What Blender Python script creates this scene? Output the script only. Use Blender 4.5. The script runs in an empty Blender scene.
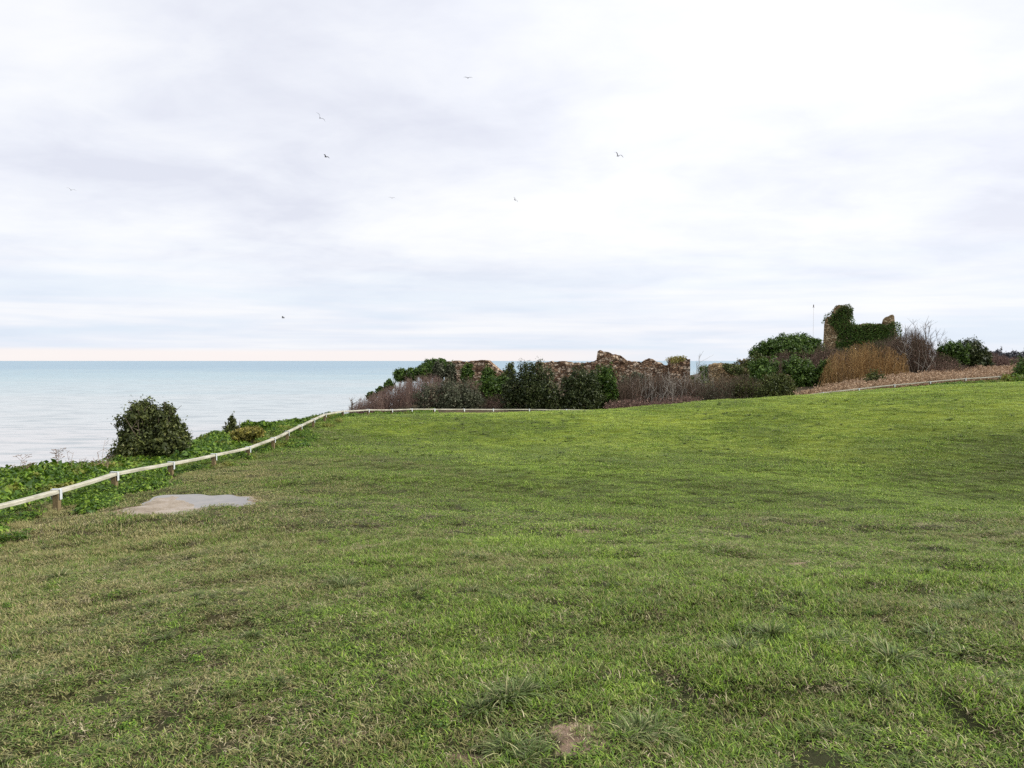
import bpy, math, random
import numpy as np
from mathutils import Vector, Matrix, Euler

random.seed(7)
rng = np.random.default_rng(11)
COL = bpy.context.scene.collection
W, H, F = 1024, 768, 740.0
EYE = 1.6
PITCH = math.atan((384 - 360.3) / F)

# ------------------------------------------------------------------ helpers
def ray(px, py):
    u, v = (px - 512) / F, (384 - py) / F
    c, s = math.cos(PITCH), math.sin(PITCH)
    return np.array([u, c + v * s, -s + v * c])

def P(px, py, d):
    r = ray(px, py)
    t = d / r[1]
    return (r[0] * t, d, EYE + r[2] * t)

def hash2(ix, iy, seed):
    n = (ix.astype(np.int64) * 374761393 + iy.astype(np.int64) * 668265263 + seed * 974634777) & 0x7fffffff
    n = ((n ^ (n >> 13)) * 1274126177) & 0x7fffffff
    n = (n ^ (n >> 16)) & 0xffff
    return n / 65535.0

def vnoise(x, y, seed=0):
    x = np.asarray(x, float); y = np.asarray(y, float)
    ix = np.floor(x); iy = np.floor(y)
    fx = x - ix; fy = y - iy
    fx = fx * fx * (3 - 2 * fx); fy = fy * fy * (3 - 2 * fy)
    a = hash2(ix, iy, seed); b = hash2(ix + 1, iy, seed)
    c = hash2(ix, iy + 1, seed); d = hash2(ix + 1, iy + 1, seed)
    return (a * (1 - fx) + b * fx) * (1 - fy) + (c * (1 - fx) + d * fx) * fy

def sstep(a, b, x):
    t = np.clip((np.asarray(x, float) - a) / (b - a), 0, 1)
    return t * t * (3 - 2 * t)

def new_mesh(name, verts, faces, mat=None, smooth=False, attrs=None, parent=None, link=True):
    """verts (n,3); faces (m,k) array of one size or a list of lists."""
    me = bpy.data.meshes.new(name)
    verts = np.asarray(verts, np.float32).reshape(-1, 3)
    if isinstance(faces, np.ndarray):
        m, k = faces.shape
        me.vertices.add(len(verts)); me.vertices.foreach_set('co', verts.ravel())
        me.loops.add(m * k); me.loops.foreach_set('vertex_index', faces.astype(np.int32).ravel())
        me.polygons.add(m)
        me.polygons.foreach_set('loop_start', np.arange(0, m * k, k, dtype=np.int32))
        me.polygons.foreach_set('loop_total', np.full(m, k, np.int32))
        me.update(calc_edges=True)
    else:
        me.from_pydata([tuple(map(float, v)) for v in verts], [], faces)
        me.update()
    if smooth:
        me.polygons.foreach_set('use_smooth', np.ones(len(me.polygons), bool))
    for an, av in (attrs or {}).items():
        at = me.attributes.new(an, 'FLOAT', 'POINT')
        at.data.foreach_set('value', np.asarray(av, np.float32))
    if mat: me.materials.append(mat)
    o = bpy.data.objects.new(name, me)
    if link: COL.objects.link(o)
    if parent: o.parent = parent
    return o

def tag(o, label=None, cat=None, group=None, kind=None):
    if label: o['label'] = label
    if cat: o['category'] = cat
    if group: o['group'] = group
    if kind: o['kind'] = kind
    return o

def empty(name, loc, label, cat, group=None):
    o = bpy.data.objects.new(name, None)
    COL.objects.link(o); o.location = loc
    o.empty_display_size = 0.3
    return tag(o, label, cat, group)

class MB:
    """Collects simple solids into one mesh (coordinates relative to origin o)."""
    def __init__(s, o=(0, 0, 0)):
        s.v = []; s.f = []; s.o = np.array(o, float)
    def box(s, c, half, rot=None, taper=1.0, bev=0.0):
        R = np.array(rot) if rot is not None else np.eye(3)
        hx, hy, hz = half
        n = len(s.v)
        b = min(bev, hx * .8, hy * .8)
        ring = [(hx, -hy + b), (hx, hy - b), (hx - b, hy), (-hx + b, hy), (-hx, hy - b), (-hx, -hy + b), (-hx + b, -hy), (hx - b, -hy)] if b > 0 else [(hx, -hy), (hx, hy), (-hx, hy), (-hx, -hy)]
        k = len(ring)
        lev = [(-hz, 1.0), (hz - b, taper), (hz, taper * (1 - b / max(hx, hy)) if b > 0 else taper)] if b > 0 else [(-hz, 1.0), (hz, taper)]
        for z, sc in lev:
            for x, y in ring:
                s.v.append(np.array(c) + R @ np.array([x * sc, y * sc, z]) - s.o)
        for l in range(len(lev) - 1):
            for i in range(k):
                j = (i + 1) % k
                s.f.append([n + l * k + i, n + l * k + j, n + (l + 1) * k + j, n + (l + 1) * k + i])
        s.f.append([n + i for i in range(k)][::-1])
        s.f.append([n + (len(lev) - 1) * k + i for i in range(k)])
    def build(s, name, mat, parent=None, smooth=False):
        return new_mesh(name, np.array(s.v), s.f, mat, smooth, parent=parent)

def tubes(segs, sides=3):
    """segs: list of (points (n,3), radii (n,)) -> verts, quad faces."""
    V = []; Fc = []; n = 0; T = []
    for pts, rad in segs:
        pts = np.asarray(pts, float); rad = np.asarray(rad, float)
        tan = np.gradient(pts, axis=0)
        tan /= np.linalg.norm(tan, axis=1, keepdims=True) + 1e-9
        ref = np.array([0.31, 0.87, 0.2]) if abs(tan[0][2]) > .7 else np.array([0.1, 0.2, 1.0])
        a = np.cross(tan, ref); a /= np.linalg.norm(a, axis=1, keepdims=True) + 1e-9
        b = np.cross(tan, a)
        k = len(pts)
        ang = np.arange(sides) * 2 * math.pi / sides
        ring = (pts[:, None, :] + rad[:, None, None] * (np.cos(ang)[None, :, None] * a[:, None, :] + np.sin(ang)[None, :, None] * b[:, None, :]))
        V.append(ring.reshape(-1, 3))
        T.append(np.full(k * sides, random.random()))
        i = np.arange(k - 1)[:, None] * sides; j = np.arange(sides)[None, :]; j2 = (j + 1) % sides
        q = np.stack([i + j, i + j2, i + sides + j2, i + sides + j], -1).reshape(-1, 4) + n
        Fc.append(q); n += k * sides
    return np.concatenate(V), np.concatenate(Fc), np.concatenate(T)

# ------------------------------------------------------------------ materials
def mat_new(name):
    m = bpy.data.materials.new(name); m.use_nodes = True
    nt = m.node_tree; nt.nodes.clear()
    return m, nt

class NB:
    def __init__(s, nt): s.nt = nt
    def n(s, typ, **kw):
        x = s.nt.nodes.new(typ)
        for k, v in kw.items(): setattr(x, k, v)
        return x
    def link(s, a, b): s.nt.links.new(a, b)
    def put(s, sock, val):
        if hasattr(val, 'is_output') or hasattr(val, 'links') and not isinstance(val, (tuple, float, int)):
            s.link(val, sock)
        else: sock.default_value = val
    def math(s, op, a, b=0.5, clamp=False):
        x = s.n('ShaderNodeMath', operation=op, use_clamp=clamp)
        s.put(x.inputs[0], a); s.put(x.inputs[1], b)
        return x.outputs[0]
    def noise(s, vec, scale, detail=3, rough=.55, dist=0.0, color=False):
        x = s.n('ShaderNodeTexNoise'); s.link(vec, x.inputs['Vector'])
        x.inputs['Scale'].default_value = scale; x.inputs['Detail'].default_value = detail
        x.inputs['Roughness'].default_value = rough; x.inputs['Distortion'].default_value = dist
        return x.outputs['Color' if color else 'Fac']
    def ramp(s, fac, stops, interp='LINEAR'):
        x = s.n('ShaderNodeValToRGB'); s.put(x.inputs[0], fac)
        cr = x.color_ramp; cr.interpolation = interp
        while len(cr.elements) < len(stops): cr.elements.new(.5)
        for e, (p, c) in zip(cr.elements, stops):
            e.position = p
            e.color = (c, c, c, 1) if isinstance(c, (int, float)) else (*c, 1)
        return x.outputs[0]
    def mix(s, fac, a, b, mode='MIX'):
        x = s.n('ShaderNodeMix', data_type='RGBA', blend_type=mode)
        s.put(x.inputs[0], fac)
        for k, v in ((6, a), (7, b)):
            if isinstance(v, tuple): x.inputs[k].default_value = (*v[:3], 1)
            else: s.link(v, x.inputs[k])
        return x.outputs[2]
    def maprange(s, v, a, b, c=0.0, d=1.0, smooth=True):
        x = s.n('ShaderNodeMapRange'); x.interpolation_type = 'SMOOTHSTEP' if smooth else 'LINEAR'
        s.put(x.inputs[0], v)
        for i, q in zip((1, 2, 3, 4), (a, b, c, d)): x.inputs[i].default_value = q
        return x.outputs[0]
    def attr(s, name):
        x = s.n('ShaderNodeAttribute', attribute_name=name); return x.outputs['Fac']
    def out(s, shader):
        o = s.n('ShaderNodeOutputMaterial'); s.link(shader, o.inputs['Surface'])
    def bsdf(s, color, rough=.8, spec=.3, normal=None):
        b = s.n('ShaderNodeBsdfPrincipled')
        s.put(b.inputs['Base Color'], (*color, 1) if isinstance(color, tuple) else color)
        s.put(b.inputs['Roughness'], rough)
        b.inputs['Specular IOR Level'].default_value = spec
        if normal is not None: s.link(normal, b.inputs['Normal'])
        return b.outputs[0]
    def bump(s, h, strength=.5, dist=.05):
        b = s.n('ShaderNodeBump'); s.link(h, b.inputs['Height'])
        b.inputs['Strength'].default_value = strength; b.inputs['Distance'].default_value = dist
        return b.outputs[0]

def field_color(nb, worn_extra=None):
    """Turf colour by place in the world: green, olive and straw patches."""
    geo = nb.n('ShaderNodeNewGeometry'); pos = geo.outputs['Position']
    sx = nb.n('ShaderNodeSeparateXYZ'); nb.link(pos, sx.inputs[0])
    big = nb.noise(pos, .16, 3, .6, .4)
    mid = nb.noise(pos, .75, 4, .65, .6)
    fine = nb.noise(pos, 4.0, 3, .6)
    t = nb.math('ADD', nb.math('MULTIPLY', big, .5), nb.math('ADD', nb.math('MULTIPLY', mid, .36), nb.math('MULTIPLY', fine, .14)))
    # trodden, duller turf towards the cliff-side rail and near the viewer's left
    worn = nb.maprange(nb.math('ADD', sx.outputs[0], nb.math('MULTIPLY', mid, 3.0)), 3.0, -6.5, 0, 1)
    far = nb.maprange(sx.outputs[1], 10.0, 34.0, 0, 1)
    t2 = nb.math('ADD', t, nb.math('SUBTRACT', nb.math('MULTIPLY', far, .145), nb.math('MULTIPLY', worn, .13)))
    return t2, worn, far, pos

def turf_material(name='turf_blades', dark=False):
    m, nt = mat_new(name); nb = NB(nt)
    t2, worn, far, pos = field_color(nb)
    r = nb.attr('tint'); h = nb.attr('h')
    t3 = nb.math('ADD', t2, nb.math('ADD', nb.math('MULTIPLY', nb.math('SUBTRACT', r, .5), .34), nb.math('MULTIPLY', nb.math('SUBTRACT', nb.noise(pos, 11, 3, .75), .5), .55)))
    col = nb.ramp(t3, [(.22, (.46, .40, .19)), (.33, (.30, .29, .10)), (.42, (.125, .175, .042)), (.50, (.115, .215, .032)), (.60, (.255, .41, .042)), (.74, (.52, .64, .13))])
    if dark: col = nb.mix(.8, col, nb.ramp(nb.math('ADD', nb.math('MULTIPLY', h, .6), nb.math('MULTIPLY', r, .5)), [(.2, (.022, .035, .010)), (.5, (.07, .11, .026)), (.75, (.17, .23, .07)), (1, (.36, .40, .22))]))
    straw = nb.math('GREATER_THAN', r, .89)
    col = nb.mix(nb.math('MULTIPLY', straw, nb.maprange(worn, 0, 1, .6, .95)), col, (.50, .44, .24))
    base = nb.mix(nb.maprange(h, 0, .55), (.030, .030, .010), col)  # blade feet coloured darker to paint in the shade between blades
    d = nb.bsdf(base, .5, .19 if not dark else .3)
    tr = nb.n('ShaderNodeBsdfTranslucent'); nb.link(base, tr.inputs[0])
    mx = nb.n('ShaderNodeMixShader'); mx.inputs[0].default_value = .35
    nb.link(d, mx.inputs[1]); nb.link(tr.outputs[0], mx.inputs[2])
    nb.out(mx.outputs[0]); return m

def ground_material():
    m, nt = mat_new('ground_soil_and_turf'); nb = NB(nt)
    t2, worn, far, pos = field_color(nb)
    fine = nb.noise(pos, 30, 4, .7)
    vfine = nb.noise(pos, 140, 3, .7)
    t3 = nb.math('ADD', t2, nb.math('MULTIPLY', nb.math('SUBTRACT', fine, .5), .35))
    green = nb.ramp(t3, [(.28, (.09, .07, .03)), (.42, (.045, .045, .015)), (.52, (.028, .038, .010)), (.70, (.04, .06, .010))])
    green = nb.mix(nb.ramp(vfine, [(.4, 0.85), (.62, 0.15)]), green, (.035, .030, .014))
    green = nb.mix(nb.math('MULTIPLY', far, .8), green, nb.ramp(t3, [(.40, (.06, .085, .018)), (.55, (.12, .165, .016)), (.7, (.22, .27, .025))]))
    soil = nb.ramp(nb.noise(pos, 9, 5, .7), [(.3, (.13, .085, .055)), (.5, (.235, .165, .115)), (.7, (.33, .25, .18))])
    bare = nb.math('ADD', nb.attr('bare'), nb.math('MULTIPLY', nb.math('SUBTRACT', nb.noise(pos, 7, 4, .7), .5), .9))
    col = nb.mix(nb.maprange(bare, .35, .6), green, soil)
    verge = nb.attr('verge')
    vg = nb.ramp(nb.noise(pos, 2.2, 4, .7), [(.35, (.05, .075, .018)), (.55, (.09, .13, .03)), (.68, (.17, .15, .06))])
    col = nb.mix(verge, col, vg)
    col = nb.mix(nb.attr('scrub'), col, nb.ramp(nb.noise(pos, 2.5, 5, .7), [(.35, (.035, .032, .018)), (.55, (.075, .055, .032)), (.7, (.13, .095, .06))]))
    cl = nb.attr('cliff')
    col = nb.mix(cl, col, (.20, .16, .10))
    nrm = nb.bump(nb.math('ADD', nb.math('MULTIPLY', fine, .7), nb.math('MULTIPLY', vfine, .3)), .9, .03)
    nb.out(nb.bsdf(col, .9, .15, nrm)); return m

def leaf_mat(name, stops, spec=.4, rough=.45, trans=.2, patch=None, patch_scale=1.4):
    m, nt = mat_new(name); nb = NB(nt)
    geo = nb.n('ShaderNodeNewGeometry'); pos = geo.outputs['Position']
    n1 = nb.noise(pos, patch_scale, 3, .6)
    t = nb.math('ADD', nb.math('MULTIPLY', nb.attr('tint'), .55), nb.math('MULTIPLY', n1, .45))
    col = nb.ramp(t, stops)
    if patch: col = nb.mix(nb.maprange(nb.noise(pos, .8, 3, .6), .54, .66), col, patch)
    d = nb.bsdf(col, rough, spec)
    tr = nb.n('ShaderNodeBsdfTranslucent'); nb.link(col, tr.inputs[0])
    mx = nb.n('ShaderNodeMixShader'); mx.inputs[0].default_value = trans
    nb.link(d, mx.inputs[1]); nb.link(tr.outputs[0], mx.inputs[2])
    nb.out(mx.outputs[0]); return m

def bark_mat(name, stops, scale=6):
    m, nt = mat_new(name); nb = NB(nt)
    geo = nb.n('ShaderNodeNewGeometry')
    t = nb.math('ADD', nb.math('MULTIPLY', nb.attr('tint'), .6), nb.math('MULTIPLY', nb.noise(geo.outputs['Position'], scale, 3), .4))
    nb.out(nb.bsdf(nb.ramp(t, stops), .8, .2)); return m

def stone_material(name, stops, mortar=(.30, .25, .19), scale=3.2):
    m, nt = mat_new(name); nb = NB(nt)
    tc = nb.n('ShaderNodeTexCoord'); mp = nb.n('ShaderNodeMapping'); nb.link(tc.outputs['Object'], mp.inputs[0])
    mp.inputs['Scale'].default_value = (1, 1, 1.7)
    wob = nb.noise(mp.outputs[0], 2.0, 3, .6, color=True)
    va = nb.n('ShaderNodeVectorMath', operation='MULTIPLY_ADD'); nb.link(wob, va.inputs[0]); va.inputs[1].default_value = (.35, .35, .35); nb.link(mp.outputs[0], va.inputs[2])
    v1 = nb.n('ShaderNodeTexVoronoi'); nb.link(va.outputs[0], v1.inputs['Vector']); v1.inputs['Scale'].default_value = scale
    v2 = nb.n('ShaderNodeTexVoronoi', feature='DISTANCE_TO_EDGE'); nb.link(va.outputs[0], v2.inputs['Vector']); v2.inputs['Scale'].default_value = scale
    sep = nb.n('ShaderNodeSeparateColor'); nb.link(v1.outputs['Color'], sep.inputs[0])
    c = nb.ramp(nb.math('ADD', nb.math('MULTIPLY', sep.outputs[0], .6), nb.math('MULTIPLY', nb.noise(tc.outputs['Object'], 1.1, 4, .7), .4)), stops)
    joint = nb.ramp(v2.outputs['Distance'], [(.02, 1.0), (.09, 0.0)])
    c = nb.mix(joint, c, mortar)
    lich = nb.ramp(nb.noise(tc.outputs['Object'], 1.6, 5, .75), [(.58, 0.0), (.70, .6)])
    c = nb.mix(lich, c, (.13, .12, .055))
    hgt = nb.math('ADD', nb.math('MULTIPLY', nb.ramp(v2.outputs['Distance'], [(0.0, 0.0), (.14, 1.0)]), .7), nb.math('MULTIPLY', nb.noise(tc.outputs['Object'], 14, 4, .7), .4))
    nb.out(nb.bsdf(c, .95, .1, nb.bump(hgt, 1.0, .12))); return m

def wood_material(name, stops):
    m, nt = mat_new(name); nb = NB(nt)
    tc = nb.n('ShaderNodeTexCoord'); mp = nb.n('ShaderNodeMapping'); nb.link(tc.outputs['Object'], mp.inputs[0])
    mp.inputs['Scale'].default_value = (30, 1.6, 30)
    g = nb.noise(mp.outputs[0], 2.0, 5, .75)
    geo = nb.n('ShaderNodeNewGeometry')
    st = nb.noise(geo.outputs['Position'], 1.3, 4, .7)
    t = nb.math('ADD', nb.math('MULTIPLY', g, .55), nb.math('MULTIPLY', st, .45))
    nb.out(nb.bsdf(nb.ramp(t, stops), .8, .25, nb.bump(g, .6, .004))); return m

M = {}
M['turf'] = turf_material(); M['tuft'] = turf_material('tuft_blades', True)
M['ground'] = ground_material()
M['holly'] = leaf_mat('dark_evergreen_leaf', [(.25, (.016, .026, .008)), (.5, (.036, .052, .015)), (.72, (.085, .105, .034)), (.85, (.15, .16, .07))], .22, .45)
M['coast_tree'] = leaf_mat('olive_evergreen_leaf', [(.25, (.028, .038, .010)), (.5, (.064, .080, .022)), (.72, (.13, .15, .042)), (.85, (.22, .20, .07))], .25, .5)
M['grey_leaf'] = leaf_mat('grey_green_leaf', [(.25, (.030, .036, .018)), (.5, (.072, .082, .044)), (.72, (.13, .14, .085)), (.85, (.21, .21, .14))], .25, .55, patch=(.13, .10, .065))
M['ivy'] = leaf_mat('ivy_leaf', [(.25, (.020, .045, .007)), (.5, (.050, .098, .014)), (.72, (.105, .17, .027)), (.85, (.13, .22, .045))], .22, .5)
M['ivy_olive'] = leaf_mat('olive_ivy_leaf', [(.25, (.026, .036, .008)), (.5, (.062, .082, .018)), (.72, (.12, .145, .035)), (.85, (.19, .20, .07))], .22, .5, patch=(.12, .085, .035))
M['ivy_green2'] = leaf_mat('bright_ivy_leaf', [(.25, (.022, .050, .008)), (.5, (.055, .110, .016)), (.72, (.11, .19, .03)), (.85, (.18, .27, .06))], .22, .5)
M['cover'] = leaf_mat('ground_cover_leaf', [(.25, (.030, .070, .008)), (.45, (.075, .150, .014)), (.62, (.15, .25, .020)), (.8, (.27, .36, .05))], .3, .5, .3, patch=(.20, .20, .035), patch_scale=.9)
M['gorse'] = leaf_mat('yellowish_leaf', [(.25, (.10, .095, .02)), (.5, (.20, .19, .035)), (.72, (.30, .26, .05)), (.85, (.36, .27, .09))], .3, .55)
M['bracken'] = leaf_mat('dead_bracken', [(.25, (.20, .125, .075)), (.5, (.36, .245, .155)), (.72, (.50, .37, .25)), (.85, (.62, .49, .36))], .15, .8, .15)
M['dead_leaf'] = leaf_mat('dead_bramble_leaf', [(.25, (.10, .055, .045)), (.5, (.18, .105, .085)), (.72, (.29, .19, .15)), (.85, (.36, .27, .2))], .15, .8, .15)
M['bark'] = bark_mat('dark_bark', [(.2, (.05, .04, .028)), (.8, (.13, .105, .075))])
M['pale_bark'] = bark_mat('pale_grey_bark', [(.2, (.16, .14, .12)), (.8, (.42, .39, .34))])
M['brown_twig'] = bark_mat('brown_twig', [(.2, (.050, .034, .022)), (.5, (.10, .068, .046)), (.85, (.22, .165, .12))])
M['purple_twig'] = bark_mat('purple_twig', [(.2, (.070, .042, .040)), (.5, (.14, .092, .074)), (.85, (.26, .19, .155))])
M['osier'] = bark_mat('orange_brown_stem', [(.2, (.12, .064, .024)), (.5, (.31, .18, .066)), (.85, (.55, .38, .17))])
M['dry'] = bark_mat('dry_stem', [(.2, (.16, .10, .075)), (.8, (.34, .25, .19))])
M['stone'] = stone_material('brown_rubble_stone', [(.25, (.13, .078, .05)), (.42, (.27, .165, .10)), (.55, (.42, .29, .19)), (.72, (.60, .48, .36))], (.12, .08, .055))
M['tan_stone'] = stone_material('tan_sandstone', [(.25, (.24, .16, .08)), (.5, (.40, .29, .16)), (.8, (.52, .42, .27))], (.20, .15, .09))
M['rail'] = wood_material('weathered_pale_timber', [(.36, (.14, .135, .09)), (.46, (.32, .305, .235)), (.60, (.50, .475, .395))])
M['post'] = wood_material('weathered_brown_post', [(.25, (.085, .06, .03)), (.5, (.18, .135, .07)), (.75, (.28, .22, .12))])

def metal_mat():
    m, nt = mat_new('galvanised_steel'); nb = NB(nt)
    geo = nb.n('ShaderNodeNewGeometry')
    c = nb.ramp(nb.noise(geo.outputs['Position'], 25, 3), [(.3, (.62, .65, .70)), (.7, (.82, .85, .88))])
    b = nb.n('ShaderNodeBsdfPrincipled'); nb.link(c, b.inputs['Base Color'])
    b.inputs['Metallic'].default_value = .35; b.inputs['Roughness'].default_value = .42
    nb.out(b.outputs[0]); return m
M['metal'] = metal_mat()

def gull_mat():
    m, nt = mat_new('gull_feathers'); nb = NB(nt)
    tc = nb.n('ShaderNodeTexCoord'); s = nb.n('ShaderNodeSeparateXYZ'); nb.link(tc.outputs['Object'], s.inputs[0])
    ax = nb.math('ABSOLUTE', s.outputs[0], 0)
    c = nb.ramp(nb.math('ADD', ax, nb.math('MULTIPLY', nb.noise(tc.outputs['Object'], 20, 2), .06)), [(.0, (.08, .08, .08)), (.12, (.04, .04, .045)), (.50, (.03, .03, .03)), (.56, (.01, .01, .01))])
    nb.out(nb.bsdf(c, .7, .2)); return m
M['gull'] = gull_mat()

# ------------------------------------------------------------------ terrain
FENCE = [(-6.9, 4.8), (-7.0, 7.2), (-7.2, 9.6), (-7.42, 12.0), (-7.73, 14.35), (-7.76, 16.8), (-7.72, 19.1), (-7.70, 21.5), (-7.73, 23.9), (-7.98, 26.2), (-8.2, 28.6), (-8.35, 31.0), (-8.48, 33.4),
         (-8.25, 36.0), (-7.5, 38.5), (-6.7, 41.0), (-5.87, 43.0), (-4.7, 44.6), (-3.0, 46.0), (-1.2, 47.0)]
x = 1.1; yy = 47.6
for i in range(14):
    FENCE.append((x, 47.5 + .045 * (x + 1) + .012 * (x - 5))); x += 2.42
FENCE = [(a, b) for a, b in FENCE if a <= 33.6]
EDGE = np.array([(-30, -11.6), (8, -11.6), (16, -11.2), (20, -11.0), (24, -10.8), (28, -10.7), (34, -10.4), (42, -10.8), (50, -11.6), (56, -11.2), (62, -10.2), (75, -9.0), (100, -8.0), (400, -8.0)])

cp = []
def C3(x, y, z): cp.append((x, y, z))
def CP(px, py, d): cp.append(P(px, py, d))
for a in [(-20, -5, -1.3), (-8, -3, -.45), (0, -5, .1), (0, 0, 0), (0, 3, -.03), (3, 3, .06), (-3, 3, -.18), (12, -5, .7), (40, -5, 1.6), (60, -5, 2.0), (60, 30, 1.6), (40, 15, 1.4), (18, 8, .7), (-7, 6, -.75)]: C3(*a)
# left verge and rail line (pixel, depth)
for a in [(57, 515, 12.0), (113, 492, 14.35), (170, 480, 16.8), (213, 468, 19.1), (247, 460, 21.5), (273, 450, 23.9), (286, 443, 26.2), (314, 428, 31.0), (323, 421, 33.4), (341, 418, 36), (368, 417, 38.5), (391, 416, 41), (411, 415.5, 43), (434, 415.2, 44.6), (463, 415, 46), (493, 415, 47)]: CP(*a)
for a in [(0, 484, 16), (110, 474, 20), (180, 451, 24), (230, 436, 28), (290, 430, 34), (318, 426, 40)]: CP(*a)
CP(190, 503, 12.2); CP(0, 540, 9.5); CP(130, 508, 12.2)
# crest of the field
CP(560, 412.5, 44); CP(600, 410.5, 43.5); CP(660, 407, 43); CP(720, 402.5, 43); CP(760, 399.5, 43); CP(805, 396.5, 43); CP(860, 392, 44); CP(900, 389, 44); CP(960, 385.5, 44.5); CP(1024, 382.5, 45)
CP(1070, 380.5, 46)
# rail ground behind the crest
for X, Z in [(1.1, -1.95), (5.9, -2.02), (9.7, -2.0), (14, -1.75), (16.4, -1.5), (18.8, -1.12), (21.2, -.8), (23.6, -.56), (26, -.33), (28.4, -.12), (31, .07), (33.4, .18)]: C3(X, 47.6 + .045 * X, Z)
# field body
CP(512, 500, 16.5); CP(700, 480, 19); CP(400, 480, 16.5); CP(900, 460, 23); CP(512, 440, 31); CP(750, 430, 30); CP(400, 436, 31); CP(1000, 500, 18)
# mound behind
for a in [(-12, 55, -3.2), (-8.5, 55, -1.9), (-3, 55, -1.7), (3, 55, -1.9), (9, 55, -2.0), (15, 55, -1.6), (24, 56, -.65), (34, 56, .25), (-9, 65, -1.8), (-5, 66, -.6), (0, 70, -.5), (8, 70, -.7), (14, 70, -.8), (20, 70, -.8), (26, 72, .8),
          (32, 77, 2.3), (38, 77, 2.3), (45, 75, 1.5), (50, 65, .9), (60, 60, .9), (60, 85, 1.0), (30, 90, 1.2), (38, 95, 1.3), (20, 90, -.6), (8, 90, -1.6), (-3, 90, -1.8), (50, 100, .6), (28, 64, .05), (36, 64, .55), (43, 64, .75), (31, 70, 1.2), (37, 70, 1.4)]: C3(*a)
CPT = np.array(cp)
def tps(r2): return 0.5 * r2 * np.log(r2 + 1e-6)
n_ = len(CPT)
_K = tps(((CPT[:, None, :2] - CPT[None, :, :2]) ** 2).sum(-1)) + np.eye(n_) * 3.0
_A = np.zeros((n_ + 3, n_ + 3)); _A[:n_, :n_] = _K; _A[:n_, n_] = 1; _A[:n_, n_ + 1:] = CPT[:, :2]; _A[n_, :n_] = 1; _A[n_ + 1:, :n_] = CPT[:, :2].T
_w = np.linalg.solve(_A, np.concatenate([CPT[:, 2], [0, 0, 0]]))

FX = np.array([p[0] for p in FENCE]); FY = np.array([p[1] for p in FENCE])
def outside(x, y):
    """signed: >0 beyond the rail (seaward or behind the crest)."""
    x = np.asarray(x, float); y = np.asarray(y, float)
    d = np.full(x.shape, 1e9); s = np.zeros(x.shape)
    for i in range(len(FENCE) - 1):
        ax, ay = FENCE[i]; bx, by = FENCE[i + 1]
        if i == 0: ax -= 2; ay -= 40
        if i == len(FENCE) - 2: bx += 60; by += 4
        dx, dy = bx - ax, by - ay
        t = np.clip(((x - ax) * dx + (y - ay) * dy) / (dx * dx + dy * dy), 0, 1)
        qx, qy = x - ax - t * dx, y - ay - t * dy
        dd = np.hypot(qx, qy); cr = dx * qy - dy * qx
        m = dd < d
        d = np.where(m, dd, d); s = np.where(m, np.sign(cr), s)
    return d * s

PUD = P(191, 502, 12.2)
PZ = PUD[2] - .03
def puddle_r(x, y):
    """~1 at the mud patch rim"""
    dx = (x - PUD[0]) ; dy = (y - PUD[1])
    a = np.arctan2(dy, dx)
    rr = 1 + .14 * np.sin(3 * a + 1) + .08 * np.sin(5 * a + 2.2) + .05 * np.sin(11 * a)
    return np.hypot(dx / 1.02, dy / 1.05) / rr

BARE_PX = [(560, 738, .07, .05), (460, 690, .03, .03), (880, 700, .04, .05), (940, 735, .05, .04), (250, 700, .04, .04), (560, 720, .03, .03), (580, 748, .10, .10), (682, 679, .05, .07), (668, 762, .06, .06), (800, 566, .10, .16), (470, 764, .05, .04), (262, 452, .4, 1.3), (85, 516, .28, .18), (115, 522, .2, .12), (590, 533, .18, .12), (768, 711, .035, .05), (345, 745, .04, .04)]

def cliffness(x, y):
    ex = np.interp(y, EDGE[:, 0], EDGE[:, 1])
    ex = ex + .45 * (vnoise(y * .35, y * 0 + 3, 5) - .5) * 2
    s = ex - x
    s2 = np.minimum(y - 100, .42 * y - x)
    return np.maximum(s, s2)

def terrain_base(x, y):
    x = np.asarray(x, float); y = np.asarray(y, float)
    sh = x.shape
    xx = np.clip(x, -20, 62).ravel(); yv = np.clip(y, -6, 102).ravel()
    out = np.empty(xx.shape)
    for i in range(0, len(xx), 20000):
        X = xx[i:i + 20000]; Y = yv[i:i + 20000]
        r2 = (X[:, None] - CPT[None, :, 0]) ** 2 + (Y[:, None] - CPT[None, :, 1]) ** 2
        out[i:i + 20000] = tps(r2) @ _w[:n_] + _w[n_] + _w[n_ + 1] * X + _w[n_ + 2] * Y
    return out.reshape(sh)

def terrain(x, y, micro=True):
    x = np.asarray(x, float); y = np.asarray(y, float)
    z = terrain_base(x, y)
    z = z - sstep(100, 260, y) * np.maximum(z + 2.0, 0)      # land behind the ruins settles low
    if micro:
        k = sstep(.75, 1.25, puddle_r(x, y))
        z = z * 1 + k * (.07 * (vnoise(x * .9, y * .9, 1) - .5) + .085 * (vnoise(x * 2.6, y * 2.6, 2) - .5) + .035 * (vnoise(x * 7, y * 7, 3) - .5))
        z = z * k + (PZ - .02) * (1 - k)
        z = z + .10 * (vnoise(x * .35, y * .35, 9) - .5) * k
        o = sstep(.4, 2.5, outside(x, y)) * (x < 0) * sstep(0, 1, 50 - y)
        z = z + o * .16 * (vnoise(x * .8, y * .8, 8) - .4)
    s = np.maximum(cliffness(x, y), 0)
    z = z - np.minimum(s * s * .30, s * 1.5 + 0) * 1.0 - np.maximum(s - 4, 0) * 1.2
    return np.maximum(z, -56)

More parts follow.
